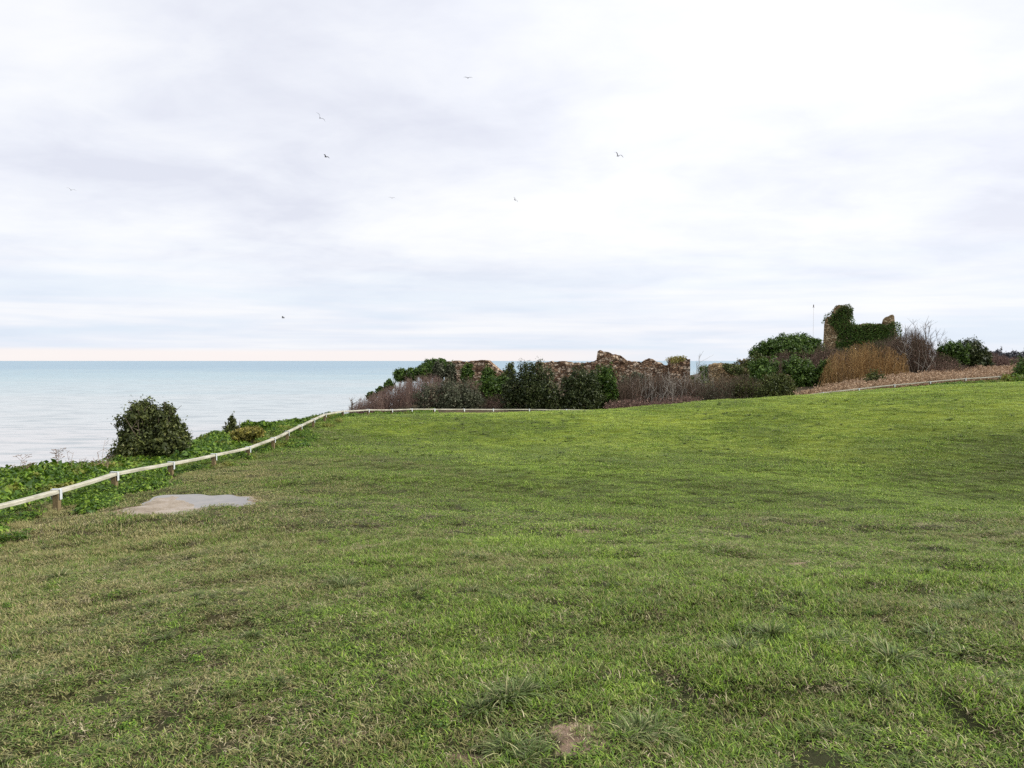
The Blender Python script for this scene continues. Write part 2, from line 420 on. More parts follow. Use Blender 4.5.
def ground_hit(px, py):
    r = ray(px, py)
    lo, hi = 1.0, 120.0
    ds = np.linspace(1.5, 110, 2200)
    X = r[0] * ds / r[1]; Z = EYE + r[2] * ds / r[1]
    g = terrain(X, ds, False)
    i = np.argmax(Z < g)
    return X[i], ds[i], g[i]
BARE = []
for px, py, rx, ry in BARE_PX:
    h = ground_hit(px, py); BARE.append((h[0], h[1], rx, ry))
def bareness(x, y):
    b = np.zeros(np.shape(x))
    wob = (vnoise(x * 6, y * 9, 21) - .5) * 1.7 + (vnoise(x * 25, y * 25, 22) - .5) * .7
    for bx, by, rx, ry in BARE:
        d = np.hypot((x - bx) / rx, (y - by) / ry) + wob
        b = np.maximum(b, 1 - sstep(.5, 1.35, d))
    return b

def lines(*segs):
    out = []
    for a, b, st in segs:
        out.append(np.arange(a, b, st))
    return np.concatenate(out)
def geo_to(a, b, n): return a + (b - a) * (np.linspace(0, 1, n) ** 2.2)
gx = np.concatenate([-(geo_to(20, 300, 26))[::-1], lines((-19.5, -13, .4), (-13, -6, .11), (-6, 6, .12), (6, 16, .2), (16, 46, .35)), geo_to(46, 900, 60)])
gy = np.concatenate([-(geo_to(2, 300, 26))[::-1], lines((-1.5, 2, .25), (2, 13, .10), (13, 36, .17), (36, 56, .22), (56, 112, .55)), geo_to(112, 900, 60)])
GX, GY = np.meshgrid(gx, gy)
GZ = terrain(GX, GY)
nx, ny = len(gx), len(gy)
I = (np.arange(ny - 1)[:, None] * nx + np.arange(nx - 1)[None, :]).ravel()
quads = np.stack([I, I + 1, I + nx + 1, I + nx], 1)
OUT = outside(GX, GY)
cl = cliffness(GX, GY)
ground = new_mesh('ground', np.stack([GX, GY, GZ], -1).reshape(-1, 3), quads, M['ground'], True,
                  {'bare': np.maximum(bareness(GX, GY), 1 - sstep(.85, 1.3, puddle_r(GX, GY))).ravel(), 'verge': sstep(.1, .9, OUT + .8 * (vnoise(GX * 1.5, GY * 1.5, 6) - .5)).ravel(), 'cliff': sstep(3.0, 6, cl).ravel(), 'scrub': (sstep(.8, 2.2, OUT) * sstep(44, 49, GY)).ravel()})
tag(ground, kind='structure')

# ------------------------------------------------------------------ sea
def sea_material():
    m, nt = mat_new('silty_sea'); nb = NB(nt)
    geo = nb.n('ShaderNodeNewGeometry'); pos = geo.outputs['Position']
    mp = nb.n('ShaderNodeMapping'); nb.link(pos, mp.inputs[0]); mp.inputs['Scale'].default_value = (.022, .075, 1); mp.inputs['Rotation'].default_value = (0, 0, .12)
    mp2 = nb.n('ShaderNodeMapping'); nb.link(pos, mp2.inputs[0]); mp2.inputs['Scale'].default_value = (.0011, .0035, 1)
    w1 = nb.noise(mp.outputs[0], 1.0, 5, .62, .3)
    w2 = nb.noise(mp2.outputs[0], 1.0, 4, .6, .5)
    sx = nb.n('ShaderNodeSeparateXYZ'); nb.link(pos, sx.inputs[0])
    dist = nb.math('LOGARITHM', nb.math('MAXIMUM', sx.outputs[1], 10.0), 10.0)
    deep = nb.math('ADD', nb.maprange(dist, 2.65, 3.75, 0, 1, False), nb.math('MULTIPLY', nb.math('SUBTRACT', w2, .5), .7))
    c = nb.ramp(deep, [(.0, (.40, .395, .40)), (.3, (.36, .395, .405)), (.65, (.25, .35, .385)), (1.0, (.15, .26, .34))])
    c = nb.mix(nb.ramp(w1, [(.38, .7), (.52, 0.0)]), c, (.20, .24, .26))
    b = nb.n('ShaderNodeBsdfPrincipled'); nb.link(c, b.inputs['Base Color'])
    b.inputs['Roughness'].default_value = .34; b.inputs['IOR'].default_value = 1.33; b.inputs['Specular IOR Level'].default_value = .45
    nb.link(nb.bump(w1, .5, 2.5), b.inputs['Normal'])
    nb.out(b.outputs[0]); return m
S = 60000
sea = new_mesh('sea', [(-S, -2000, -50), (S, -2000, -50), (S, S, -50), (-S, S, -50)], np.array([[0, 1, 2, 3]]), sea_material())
tag(sea, kind='structure')

# ------------------------------------------------------------------ mud patch and puddle
def mud_material():
    m, nt = mat_new('wet_mud'); nb = NB(nt)
    geo = nb.n('ShaderNodeNewGeometry'); pos = geo.outputs['Position']
    n1 = nb.noise(pos, 3, 5, .7); n2 = nb.noise(pos, 40, 3, .7)
    c = nb.ramp(nb.math('ADD', nb.math('MULTIPLY', n1, .7), nb.math('MULTIPLY', n2, .3)), [(.3, (.13, .102, .072)), (.5, (.25, .205, .155)), (.7, (.37, .31, .25))])
    wet = nb.ramp(n1, [(.45, .75), (.6, .3)])
    nb.out(nb.bsdf(c, nb.math('ADD', wet, .1), .25, nb.bump(n2, .6, .015))); return m
def water_material():
    m, nt = mat_new('standing_water'); nb = NB(nt)
    geo = nb.n('ShaderNodeNewGeometry'); pos = geo.outputs['Position']
    n1 = nb.noise(pos, 4, 4, .7)
    b = nb.n('ShaderNodeBsdfPrincipled')
    nb.link(nb.ramp(n1, [(.35, (.09, .075, .055)), (.65, (.16, .13, .10))]), b.inputs['Base Color'])
    b.inputs['Roughness'].default_value = .07; b.inputs['IOR'].default_value = 1.33; b.inputs['Specular IOR Level'].default_value = .9
    nb.link(nb.bump(nb.noise(pos, 14, 2), .12, .004), b.inputs['Normal'])
    nb.out(b.outputs[0]); return m
def blob(name, fn, lift, mat, rings=26, seg=90):
    V = []; Fq = []
    a = np.linspace(0, 2 * math.pi, seg, endpoint=False)
    for k in range(rings + 1):
        t = k / rings
        ex, ey = fn(a)
        V.append(np.stack([ex[0] + (ex[1]) * t, ey[0] + ey[1] * t], 1))
    V = np.concatenate(V)
    zb = terrain(V[:, 0], V[:, 1])
    V = np.column_stack([V, zb + lift])
    fc = []
    for k in range(rings):
        for i in range(seg):
            j = (i + 1) % seg
            fc.append([k * seg + i, (k + 1) * seg + i, (k + 1) * seg + j, k * seg + j])
    return V, np.array(fc)
def rim(a): return 1 + .14 * np.sin(3 * a + 1) + .08 * np.sin(5 * a + 2.2) + .05 * np.sin(11 * a)
V, fc = blob('m', lambda a: ((PUD[0], 1.02 * np.cos(a) * rim(a)), (PUD[1], 1.05 * np.sin(a) * rim(a))), .0, None, 40, 140)
lx = (V[:, 0] - PUD[0]); ly = (V[:, 1] - PUD[1])
V[:, 2] = PZ - .016 + .022 * (vnoise(V[:, 0] * 2.2 + 3, V[:, 1] * 1.6, 4) - .5) + .012 * (vnoise(V[:, 0] * 8, V[:, 1] * 8, 5) - .5) - .030 * ly - .022 * lx
rr_ = puddle_r(V[:, 0], V[:, 1]); e_ = sstep(.78, .98, rr_); V[:, 2] = V[:, 2] * (1 - e_) + (terrain(V[:, 0], V[:, 1]) + .007) * e_
mud = new_mesh('mud_patch', V, fc, mud_material(), True); tag(mud, kind='structure')
V, fc = blob('w', lambda a: ((PUD[0], .98 * np.cos(a) * rim(a)), (PUD[1], 1.0 * np.sin(a) * rim(a))), .0, None, 3, 120)
V[:, 2] = PZ - .0165
pud = new_mesh('puddle', V, fc, water_material(), True); tag(pud, kind='structure')

# ------------------------------------------------------------------ grass (stuff, instanced tufts)
def blades(n, radius, lmin, lmax, width, segs=3, lean=.9, seed=0, shape='disc'):
    g = np.random.default_rng(seed)
    r = radius * np.sqrt(g.random(n)); a = g.random(n) * 2 * math.pi
    bx, by = r * np.cos(a), r * np.sin(a)
    L = lmin + (lmax - lmin) * g.random(n) ** 1.6
    if shape == 'tuft': da = a + g.normal(0, .5, n)
    else: da = g.random(n) * 2 * math.pi
    ln = lean * (.35 + .8 * g.random(n))
    tint = g.random(n)
    s = np.linspace(0, 1, segs + 1)
    V = np.zeros((n, segs + 1, 2, 3)); Hh = np.zeros((n, segs + 1, 2))
    th = ln[:, None] * s[None, :] * 1.5 + .15 * ln[:, None]
    seg_l = (L / segs)[:, None]
    horiz = np.cumsum(np.concatenate([np.zeros((n, 1)), np.sin(th[:, 1:]) * seg_l], 1), 1)
    vert = np.cumsum(np.concatenate([np.zeros((n, 1)), np.cos(th[:, 1:]) * seg_l], 1), 1)
    w = width * (.7 + .6 * g.random(n))[:, None] * (1 - s[None, :] ** 1.8 * .88) * .5
    sa = da + math.pi / 2 + g.normal(0, .5, n)
    for k, sg in ((0, -1), (1, 1)):
        V[:, :, k, 0] = bx[:, None] + horiz * np.cos(da)[:, None] + sg * w * np.cos(sa)[:, None]
        V[:, :, k, 1] = by[:, None] + horiz * np.sin(da)[:, None] + sg * w * np.sin(sa)[:, None]
        V[:, :, k, 2] = vert - .006
        Hh[:, :, k] = s[None, :]
    base = (np.arange(n) * (segs + 1) * 2)[:, None] + (np.arange(segs) * 2)[None, :]
    q = np.stack([base, base + 1, base + 3, base + 2], -1).reshape(-1, 4)
    T = np.repeat(tint, (segs + 1) * 2)
    return V.reshape(-1, 3), q, T, Hh.ravel()

def protos(tagname, n, fn, mat):
    c = bpy.data.collections.new(tagname)
    for i in range(n):
        V, q, T, hh = fn(i)
        at = {'tint': T}
        if hh is not None: at['h'] = hh
        o = new_mesh(tagname + '_variant', V, q, mat, False, at, link=False)
        c.objects.link(o)
    return c

def scatter(name, pts, rotz, scale, tiltx, tilty, coll, nvar, mat=None):
    n = len(pts)
    me = bpy.data.meshes.new(name)
    me.vertices.add(n); me.vertices.foreach_set('co', np.asarray(pts, np.float32).ravel())
    a = me.attributes.new('rot', 'FLOAT_VECTOR', 'POINT'); a.data.foreach_set('vector', np.stack([tiltx, tilty, rotz], 1).astype(np.float32).ravel())
    a = me.attributes.new('scl', 'FLOAT_VECTOR', 'POINT'); a.data.foreach_set('vector', np.asarray(scale, np.float32).ravel())
    a = me.attributes.new('idx', 'INT', 'POINT'); a.data.foreach_set('value', rng.integers(0, nvar, n).astype(np.int32))
    o = bpy.data.objects.new(name, me); COL.objects.link(o)
    if mat: me.materials.append(mat)
    ng = bpy.data.node_groups.new(name + '_nodes', 'GeometryNodeTree')
    ng.interface.new_socket('Geometry', in_out='INPUT', socket_type='NodeSocketGeometry')
    ng.interface.new_socket('Geometry', in_out='OUTPUT', socket_type='NodeSocketGeometry')
    N = ng.nodes; L = ng.links
    gi = N.new('NodeGroupInput'); go = N.new('NodeGroupOutput')
    ci = N.new('GeometryNodeCollectionInfo'); ci.inputs['Collection'].default_value = coll
    ci.inputs['Separate Children'].default_value = True; ci.inputs['Reset Children'].default_value = True
    ip = N.new('GeometryNodeInstanceOnPoints'); ip.inputs['Pick Instance'].default_value = True
    def na(nm, ty):
        x = N.new('GeometryNodeInputNamedAttribute'); x.data_type = ty; x.inputs['Name'].default_value = nm; return x.outputs['Attribute']
    L.new(gi.outputs[0], ip.inputs['Points']); L.new(ci.outputs[0], ip.inputs['Instance'])
    L.new(na('idx', 'INT'), ip.inputs['Instance Index'])
    try:
        L.new(na('rot', 'FLOAT_VECTOR'), ip.inputs['Rotation'])
    except Exception as e: print(e)
    L.new(na('scl', 'FLOAT_VECTOR'), ip.inputs['Scale'])
    L.new(ip.outputs[0], go.inputs[0])
    md = o.modifiers.new('scatter', 'NODES'); md.node_group = ng
    return o

def field_points(y0, y1, spacing, margin, keep):
    ys = np.arange(y0, y1, spacing); P_ = []
    hw = .70 * (y1 + 1) + margin
    xs = np.arange(-hw, hw, spacing)
    X, Y = np.meshgrid(xs, ys)
    X = X + (rng.random(X.shape) - .5) * spacing * 1.1; Y = Y + (rng.random(Y.shape) - .5) * spacing * 1.1
    X = X.ravel(); Y = Y.ravel()
    m = np.abs(X) < .70 * Y + margin
    X, Y = X[m], Y[m]
    m = keep(X, Y); return X[m], Y[m]
def keep_field(X, Y):
    o = outside(X, Y) + .5 * (vnoise(X * 1.7, Y * 1.7, 12) - .5)
    b = bareness(X, Y)
    thin = vnoise(X * 3.1, Y * 3.1, 31)
    return (o < .35) & (rng.random(X.shape) > b * .96) & (puddle_r(X, Y) > 1.0 + .12 * (rng.random(X.shape) - .5)) & ~((thin > .85) & (rng.random(X.shape) < .4))
FIELD = []
def add_grass(label, y0, y1, sp, margin, coll, nvar, smin, smax, hvar=True):
    for a in np.arange(y0, y1, 4.0):
        X, Y = field_points(a, min(a + 4, y1), sp, margin, keep_field)
        FIELD.append((X, Y, coll))
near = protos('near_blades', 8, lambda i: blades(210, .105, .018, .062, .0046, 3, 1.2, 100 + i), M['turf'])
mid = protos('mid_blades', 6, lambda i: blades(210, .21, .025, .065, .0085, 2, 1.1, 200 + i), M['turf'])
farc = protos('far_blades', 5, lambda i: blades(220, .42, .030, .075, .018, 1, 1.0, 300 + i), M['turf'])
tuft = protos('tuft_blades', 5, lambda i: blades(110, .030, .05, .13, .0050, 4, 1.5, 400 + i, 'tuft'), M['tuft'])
def lay(name, label, y0, y1, sp, margin, coll, nvar, s0, s1):
    X = []; Y = []
    a = y0
    while a < y1 - 1e-6:
        b = min(a + 3.0, y1)
        x_, y_ = field_points(a, b, sp, margin, keep_field); X.append(x_); Y.append(y_); a = b
    X = np.concatenate(X); Y = np.concatenate(Y); Z = terrain(X, Y)
    n = len(X)
    lush = vnoise(X * .8, Y * .8, 14) * .6 + vnoise(X * 2.7, Y * 2.7, 15) * .4
    sc = (s0 + (s1 - s0) * rng.random(n)) 
    sz = sc * (.30 + 1.45 * lush ** 1.6)
    o = scatter(name, np.stack([X, Y, Z], 1), rng.random(n) * 6.283, np.stack([sc, sc, sz], 1), rng.normal(0, .05, n), rng.normal(0, .05, n), coll, nvar, M['turf'])
    tag(o, label, 'grass', kind='stuff'); print(name, n)
    return o
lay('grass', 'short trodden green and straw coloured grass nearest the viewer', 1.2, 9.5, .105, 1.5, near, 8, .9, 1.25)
def straw_material():
    m, nt = mat_new('dry_straw'); nb = NB(nt)
    nb.out(nb.bsdf(nb.ramp(nb.attr('tint'), [(0, (.07, .05, .025)), (.5, (.19, .15, .08)), (1, (.50, .44, .28))]), .7, .2)); return m
M['straw'] = straw_material()
litter = protos('litter_blades', 6, lambda i: blades(90, .13, .02, .06, .0035, 2, 1.75, 600 + i), M['straw'])
_kf = keep_field
def keep_field(X, Y): return (outside(X, Y) < .2) & (puddle_r(X, Y) > 1.03)
o = lay('grass', 'dead straw litter lying between the green blades near the viewer', 1.2, 13, .165, 1.5, litter, 6, .9, 1.3)
keep_field = _kf
lay('grass', 'olive and green field grass in the middle distance', 9.5, 22, .20, 2.0, mid, 6, .9, 1.25)
lay('grass', 'brighter green field grass up to the low rail', 22, 52, .31, 3.0, farc, 5, .9, 1.25)
# taller darker tufts
X = []; Y = []
for _ in range(7000):
    yv = 2.0 + 42 * random.random() ** 1.2; xv = (random.random() * 2 - 1) * (.70 * yv + 1.5)
    X.append(xv); Y.append(yv)
X = np.array(X); Y = np.array(Y)
cl2 = vnoise(X * .55, Y * .55, 41) * .5 + vnoise(X * 1.6, Y * 1.6, 42) * .5
m = keep_field(X, Y) & (cl2 > .50) & (rng.random(len(X)) < .45)
X, Y = X[m], Y[m]
ex = [ground_hit(*q)[:2] for q in [(640, 735), (655, 742), (520, 768), (505, 760), (625, 745), (740, 655), (720, 652), (330, 587), (345, 586), (338, 590), (770, 640), (890, 660), (905, 655), (830, 648), (250, 575), (1000, 600), (985, 603), (870, 690), (520, 705), (505, 712), (535, 700), (480, 720), (930, 640), (60, 580), (960, 610)]]
X = np.concatenate([X, [e[0] for e in ex], [e[0] + .05 for e in ex]]); Y = np.concatenate([Y, [e[1] for e in ex], [e[1] + .04 for e in ex]])
n = len(X); sc = rng.uniform(.5, 1.1, n) * (1 + sstep(8, 40, Y) * .9)
sc[-2 * len(ex):] = rng.uniform(1.0, 1.7, 2 * len(ex))
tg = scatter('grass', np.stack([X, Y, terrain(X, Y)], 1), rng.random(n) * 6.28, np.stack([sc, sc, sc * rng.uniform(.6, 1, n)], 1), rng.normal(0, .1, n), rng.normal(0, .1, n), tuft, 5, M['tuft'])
tag(tg, 'longer drooping grass tufts dotted over the short field', 'grass', kind='stuff')

# ------------------------------------------------------------------ leaves
def leaf_quads(c, nrm, size, asp=1.5, fold=.0, g=rng):
    n = len(c)
    nrm = nrm / (np.linalg.norm(nrm, axis=1, keepdims=True) + 1e-9)
    ref = g.normal(0, 1, (n, 3))
    a = np.cross(nrm, ref); a /= np.linalg.norm(a, axis=1, keepdims=True) + 1e-9
    b = np.cross(nrm, a)
    sz = size[:, None]
    v = np.stack([c - a * sz * asp * .5, c - b * sz * .42 + a * sz * .05 + nrm * sz * .12, c + a * sz * asp * .5, c + b * sz * .42 + a * sz * .05 + nrm * sz * .12], 1)
    q = np.arange(n * 4).reshape(-1, 4)
    return v.reshape(-1, 3), q, np.repeat(g.random(n), 4)

def lumpy(dirs, seed, amp=.22):
    g = np.random.default_rng(seed)
    r = np.ones(len(dirs))
    for k in range(14):
        w = g.normal(0, 1, 3); w /= np.linalg.norm(w)
        f = g.uniform(2.5, 8)
        r += amp / 5 * np.sin(f * (dirs @ w) * 2 + g.uniform(0, 6.28))
    return r

def leafy(lobes, nleaf, size, seed, clump=.28, ragged=.06, amp=.25, ground_clip=True):
    """lobes: (cx,cy,cz,rx,ry,rz). Clumped leaves on a lumpy shell plus a filled inside."""
    g = np.random.default_rng(seed)
    vol = np.array([l[3] * l[5] for l in lobes]); share = vol / vol.sum()
    C = []; N_ = []; BIG = []
    for l, s in zip(lobes, share):
        n = int(nleaf * s); c = np.array(l[:3]); r = np.array(l[3:])
        nc = max(10, int(60 * s + 26))
        d = g.normal(0, 1, (nc, 3)); d /= np.linalg.norm(d, axis=1, keepdims=True)
        d[:, 2] = np.where(d[:, 2] < -.8, -d[:, 2], d[:, 2])
        cr = lumpy(d, seed + 5, amp)[:, None] * g.uniform(.72, .98, (nc, 1))
        cc = d * cr
        k = g.integers(0, nc, int(n * .72))
        off = g.normal(0, 1, (len(k), 3)); off /= np.linalg.norm(off, axis=1, keepdims=True)
        rad = clump * g.uniform(.55, 1.15, (nc,))[k][:, None] * g.random((len(k), 1)) ** .45
        p = cc[k] + off * rad + g.normal(0, ragged, (len(k), 3)) * g.random((len(k), 1)) ** 3 * 2
        C.append(c + p * r); N_.append(off * .9 + g.normal(0, .5, off.shape) + np.array([0, 0, .4]))
        m_ = n - len(k)
        d2 = g.normal(0, 1, (m_, 3)); d2 /= np.linalg.norm(d2, axis=1, keepdims=True)
        rr = lumpy(d2, seed + 5, amp)[:, None] * g.random((m_, 1)) ** .35 * .88
        C.append(c + d2 * rr * r); N_.append(d2 + g.normal(0, .6, d2.shape))
        BIG += [np.ones(len(k)), np.full(m_, 1.7)]
    C = np.concatenate(C); N_ = np.concatenate(N_); BIG = np.concatenate(BIG)
    if ground_clip:
        gz = terrain(C[:, 0], C[:, 1], False)
        m = C[:, 2] > gz - .05
        C, N_, BIG = C[m], N_[m], BIG[m]
    sz = size * BIG * g.uniform(.6, 1.35, len(C))
    return leaf_quads(C, N_, sz, g=g)

def rec_branches(base, top, n, spread, r0, seed, segs=5, subs=4, crook=.12, sublen=.35):
    g = np.random.default_rng(seed); out = []
    base = np.array(base, float); top = np.array(top, float)
    L = np.linalg.norm(top - base)
    for i in range(n):
        e = top + g.normal(0, 1, 3) * np.array(spread) * L
        b = base + g.normal(0, .03, 3) * L * np.array([1, 1, 0])
        t = np.linspace(0, 1, segs + 1)[:, None]
        pts = b + (e - b) * t + np.cumsum(g.normal(0, crook / segs, (segs + 1, 3)), 0) * L * np.array([1, 1, .5]) * (t > 0)
        rad = r0 * (1 - .8 * t[:, 0]) * g.uniform(.6, 1)
        out.append((pts, rad))
        for k in range(subs):
            u = g.uniform(.3, .95); j = min(int(u * segs), segs - 1); q = pts[j] + (pts[j + 1] - pts[j]) * (u * segs - j)
            dirv = (pts[j + 1] - pts[j]); dirv /= np.linalg.norm(dirv) + 1e-9
            dirv = dirv * .8 + g.normal(0, .55, 3); dirv[2] = abs(dirv[2]) * .9 + .15
            l2 = L * sublen * g.uniform(.4, 1)
            tt = np.linspace(0, 1, 4)[:, None]
            out.append((q + dirv * tt * l2 + np.array([0, 0, .15]) * l2 * tt ** 2, r0 * .35 * (1 - .7 * tt[:, 0])))
    return out

def px_lobe(x0, x1, yt, yb, d, depth=1.0, sink=.45):
    """ellipsoid filling a pixel box at depth d"""
    a = P(x0, (yt + yb) / 2, d); b = P(x1, (yt + yb) / 2, d); t = P((x0 + x1) / 2, yt, d); u = P((x0 + x1) / 2, yb, d)
    rx = (b[0] - a[0]) / 2; cz0 = u[2]; H_ = t[2] - u[2]
    rz = H_ * (1 - sink) if sink else H_ / 2
    cz = t[2] - rz
    return [(a[0] + b[0]) / 2, d, cz, rx, rx * depth, rz]

_seed = [500]
def bush(name, label, cat, boxes, d, mat, nleaf=5000, size=.11, stems='bark', group=None, clump=.28, amp=.25, nst=7, ragged=.06, depth=.9, sink=.45, base_py=None, crown='foliage', trunk='trunk'):
    """boxes: pixel boxes (x0,x1,ytop,ybottom[,d])"""
    _seed[0] += 17; sd = _seed[0]
    lobes = [px_lobe(b[0], b[1], b[2], b[3], b[4] if len(b) > 4 else d, depth, sink) for b in boxes]
    lobes = [[l[0], l[1], l[2] - l[5] * .02, l[3] * 1.03, l[4] * .95, l[5] * .99] for l in lobes]
    cx = sum(l[0] * l[3] for l in lobes) / sum(l[3] for l in lobes)
    gz = float(terrain(np.array([cx]), np.array([float(d)]), False)[0])
    root = empty(name, (cx, d, gz), label, cat, group)
    V, q, T = leafy(lobes, nleaf, size, sd, clump, ragged, amp)
    new_mesh(crown, V - np.array([cx, d, gz]), q, mat, False, {'tint': T}, root)
    segs = []
    for l in lobes:
        segs += rec_branches((cx * .9 + l[0] * .1, d * .9 + l[1] * .1, gz - .1), (l[0], l[1], l[2] + l[5] * .25), nst, (.14, .14, .06), .045, sd + 3, subs=5, sublen=.22)
    V, q, T = tubes(segs)
    new_mesh(trunk, V - np.array([cx, d, gz]), q, M[stems], False, {'tint': T}, root)
    return root

def thicket(name, label, cat, x0, x1, top, bottom, d, mat, n=140, depth=2.0, r=.018, lean=.12, subs=5, sublen=.28, group=None, leaf=None, nleaf=0, lsize=.08, hvar=.35, dspread=None, part='stem'):
    """upright bare stems; top: list of (px,py) profile; bottom: pixel y or None for terrain"""
    _seed[0] += 17; sd = _seed[0]; g = np.random.default_rng(sd)
    tx = [t[0] for t in top]; ty = [t[1] for t in top]
    cx = P((x0 + x1) / 2, 360, d)[0]; gz0 = float(terrain(np.array([cx]), np.array([float(d)]), False)[0])
    segs = []; tips = []
    for i in range(n):
        px = g.uniform(x0, x1); dd = d + g.uniform(-depth / 2, depth / 2)
        py = np.interp(px, tx, ty)
        tp = np.array(P(px, py, dd)); 
        bx = tp[0] + g.normal(0, lean) * 1.0
        gz = float(terrain(np.array([bx]), np.array([dd]), False)[0])
        hgt = max(tp[2] - gz, .15)
        hgt *= (1 - hvar * g.random() ** 1.7) * (.84 + .28 * float(vnoise(np.array([px * .22]), np.array([sd * 1.3]), 3)[0]))
        tp[2] = gz + hgt
        t = np.linspace(0, 1, 5)[:, None]
        b = np.array([bx, dd, gz - .05])
        pts = b + (tp - b) * t + g.normal(0, .035, (5, 3)) * hgt * (t > 0)
        rr = r * g.uniform(.6, 1.2)
        segs.append((pts, rr * (1 - .75 * t[:, 0])))
        for k in range(subs):
            u = g.uniform(.25, .95); j = min(int(u * 4), 3); q = pts[j] + (pts[j + 1] - pts[j]) * (u * 4 - j)
            dv = np.array([g.normal(0, .5), g.normal(0, .4), g.uniform(.35, 1)]); l2 = hgt * sublen * g.uniform(.4, 1.1) * (1.1 - .6 * u)
            tt = np.linspace(0, 1, 3)[:, None]
            e = q + dv * tt * l2
            segs.append((e, rr * .5 * (1 - .6 * tt[:, 0]))); tips.append(e[-1]); tips.append(e[1])
    V, q, T = tubes(segs)
    root = empty(name, (cx, d, gz0), label, cat, group)
    o = np.array([cx, d, gz0])
    new_mesh(part, V - o, q, mat, False, {'tint': T}, root)
    if leaf is not None:
        tips = np.array(tips); k = g.integers(0, len(tips), nleaf)
        c = tips[k] + g.normal(0, .12, (nleaf, 3)); c[:, 2] -= g.random(nleaf) ** 1.3 * (c[:, 2] - gz0) * .8
        V, q, T = leaf_quads(c, g.normal(0, 1, (nleaf, 3)), lsize * g.uniform(.6, 1.3, nleaf), g=g)
        new_mesh('foliage', V - o, q, leaf, False, {'tint': T}, root)
    return root

# ------------------------------------------------------------------ rail fence
def zt(x, y): return float(terrain(np.array([float(x)]), np.array([float(y)]), False)[0])
fence = empty('rail_fence', (FENCE[3][0], FENCE[3][1], zt(*FENCE[3])), 'low weathered timber rail on short posts curving round the grass field', 'fence')
forg = np.array(fence.location)
PH = .36
tops = []
for i, (x, y) in enumerate(FENCE):
    jx, jz = random.uniform(-.015, .015), random.uniform(-.018, .018)
    tops.append(np.array([x + jx, y, zt(x, y) + PH + jz]))
def child_at(name, mb, mat, loc, parent, poff):
    o = mb.build(name, mat, parent)
    o.location = Vector(np.array(loc) - np.array(poff)); return o
for i, t in enumerate(tops):
    a = tops[max(i - 1, 0)]; b = tops[min(i + 1, len(tops) - 1)]
    d = b - a; yaw = math.atan2(d[1], d[0]) - math.pi / 2
    tw = random.uniform(-.06, .06)
    R = np.array(Matrix.Rotation(yaw + tw, 3, 'Z')); 
    mb = MB(t); tilt = np.array(Euler((random.uniform(-.04, .04), random.uniform(-.04, .04), 0)).to_matrix())
    mb.box(t + np.array([0, 0, -.030 - .30]), (.047, .047, .30), R @ tilt, 1.0, .006)
    po = child_at('post', mb, M['post'], t, fence, forg)
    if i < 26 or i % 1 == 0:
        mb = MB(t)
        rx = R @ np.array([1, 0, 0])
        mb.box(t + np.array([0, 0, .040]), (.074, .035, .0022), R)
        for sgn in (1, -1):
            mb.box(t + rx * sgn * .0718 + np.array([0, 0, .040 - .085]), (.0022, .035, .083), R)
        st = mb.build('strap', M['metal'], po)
    if i < len(tops) - 1:
        e = tops[i + 1] - t; L = np.linalg.norm(e)
        pitch = math.atan2(e[2], math.hypot(e[0], e[1])); yw = math.atan2(e[1], e[0]) - math.pi / 2
        Rr = np.array(Matrix.Rotation(yw, 3, 'Z') @ Matrix.Rotation(pitch, 3, 'X'))
        # the rail, in its own axes (y along), slightly bowed
        k = 9; hx, hz = .058, .028; Vv = []; Ff = []
        bow = random.uniform(-.010, .003); bowx = random.uniform(-.006, .006)
        prof = [(hx, -hz), (hx, hz - .012), (hx - .012, hz), (-hx + .012, hz), (-hx, hz - .012), (-hx, -hz)]
        for j in range(k):
            u = j / (k - 1); yv = (u - .5) * (L - .016)
            s_ = math.sin(math.pi * u)
            for (px_, pz_) in prof:
                Vv.append((px_ + bowx * s_ + random.uniform(-.0015, .0015), yv, pz_ + bow * s_ + random.uniform(-.0015, .0015)))
        np_ = len(prof)
        for j in range(k - 1):
            for q in range(np_):
                q2 = (q + 1) % np_
                Ff.append([j * np_ + q, j * np_ + q2, (j + 1) * np_ + q2, (j + 1) * np_ + q])
        Ff.append(list(range(np_))); Ff.append([(k - 1) * np_ + q for q in range(np_)][::-1])
        ro = new_mesh('rail', Vv, Ff, M['rail'], parent=fence)
        ro.matrix_local = Matrix.Translation(Vector((t + tops[i + 1]) / 2 - forg) + Vector((0, 0, random.uniform(-.006, .004)))) @ Matrix([list(r) for r in Rr]).to_4x4()

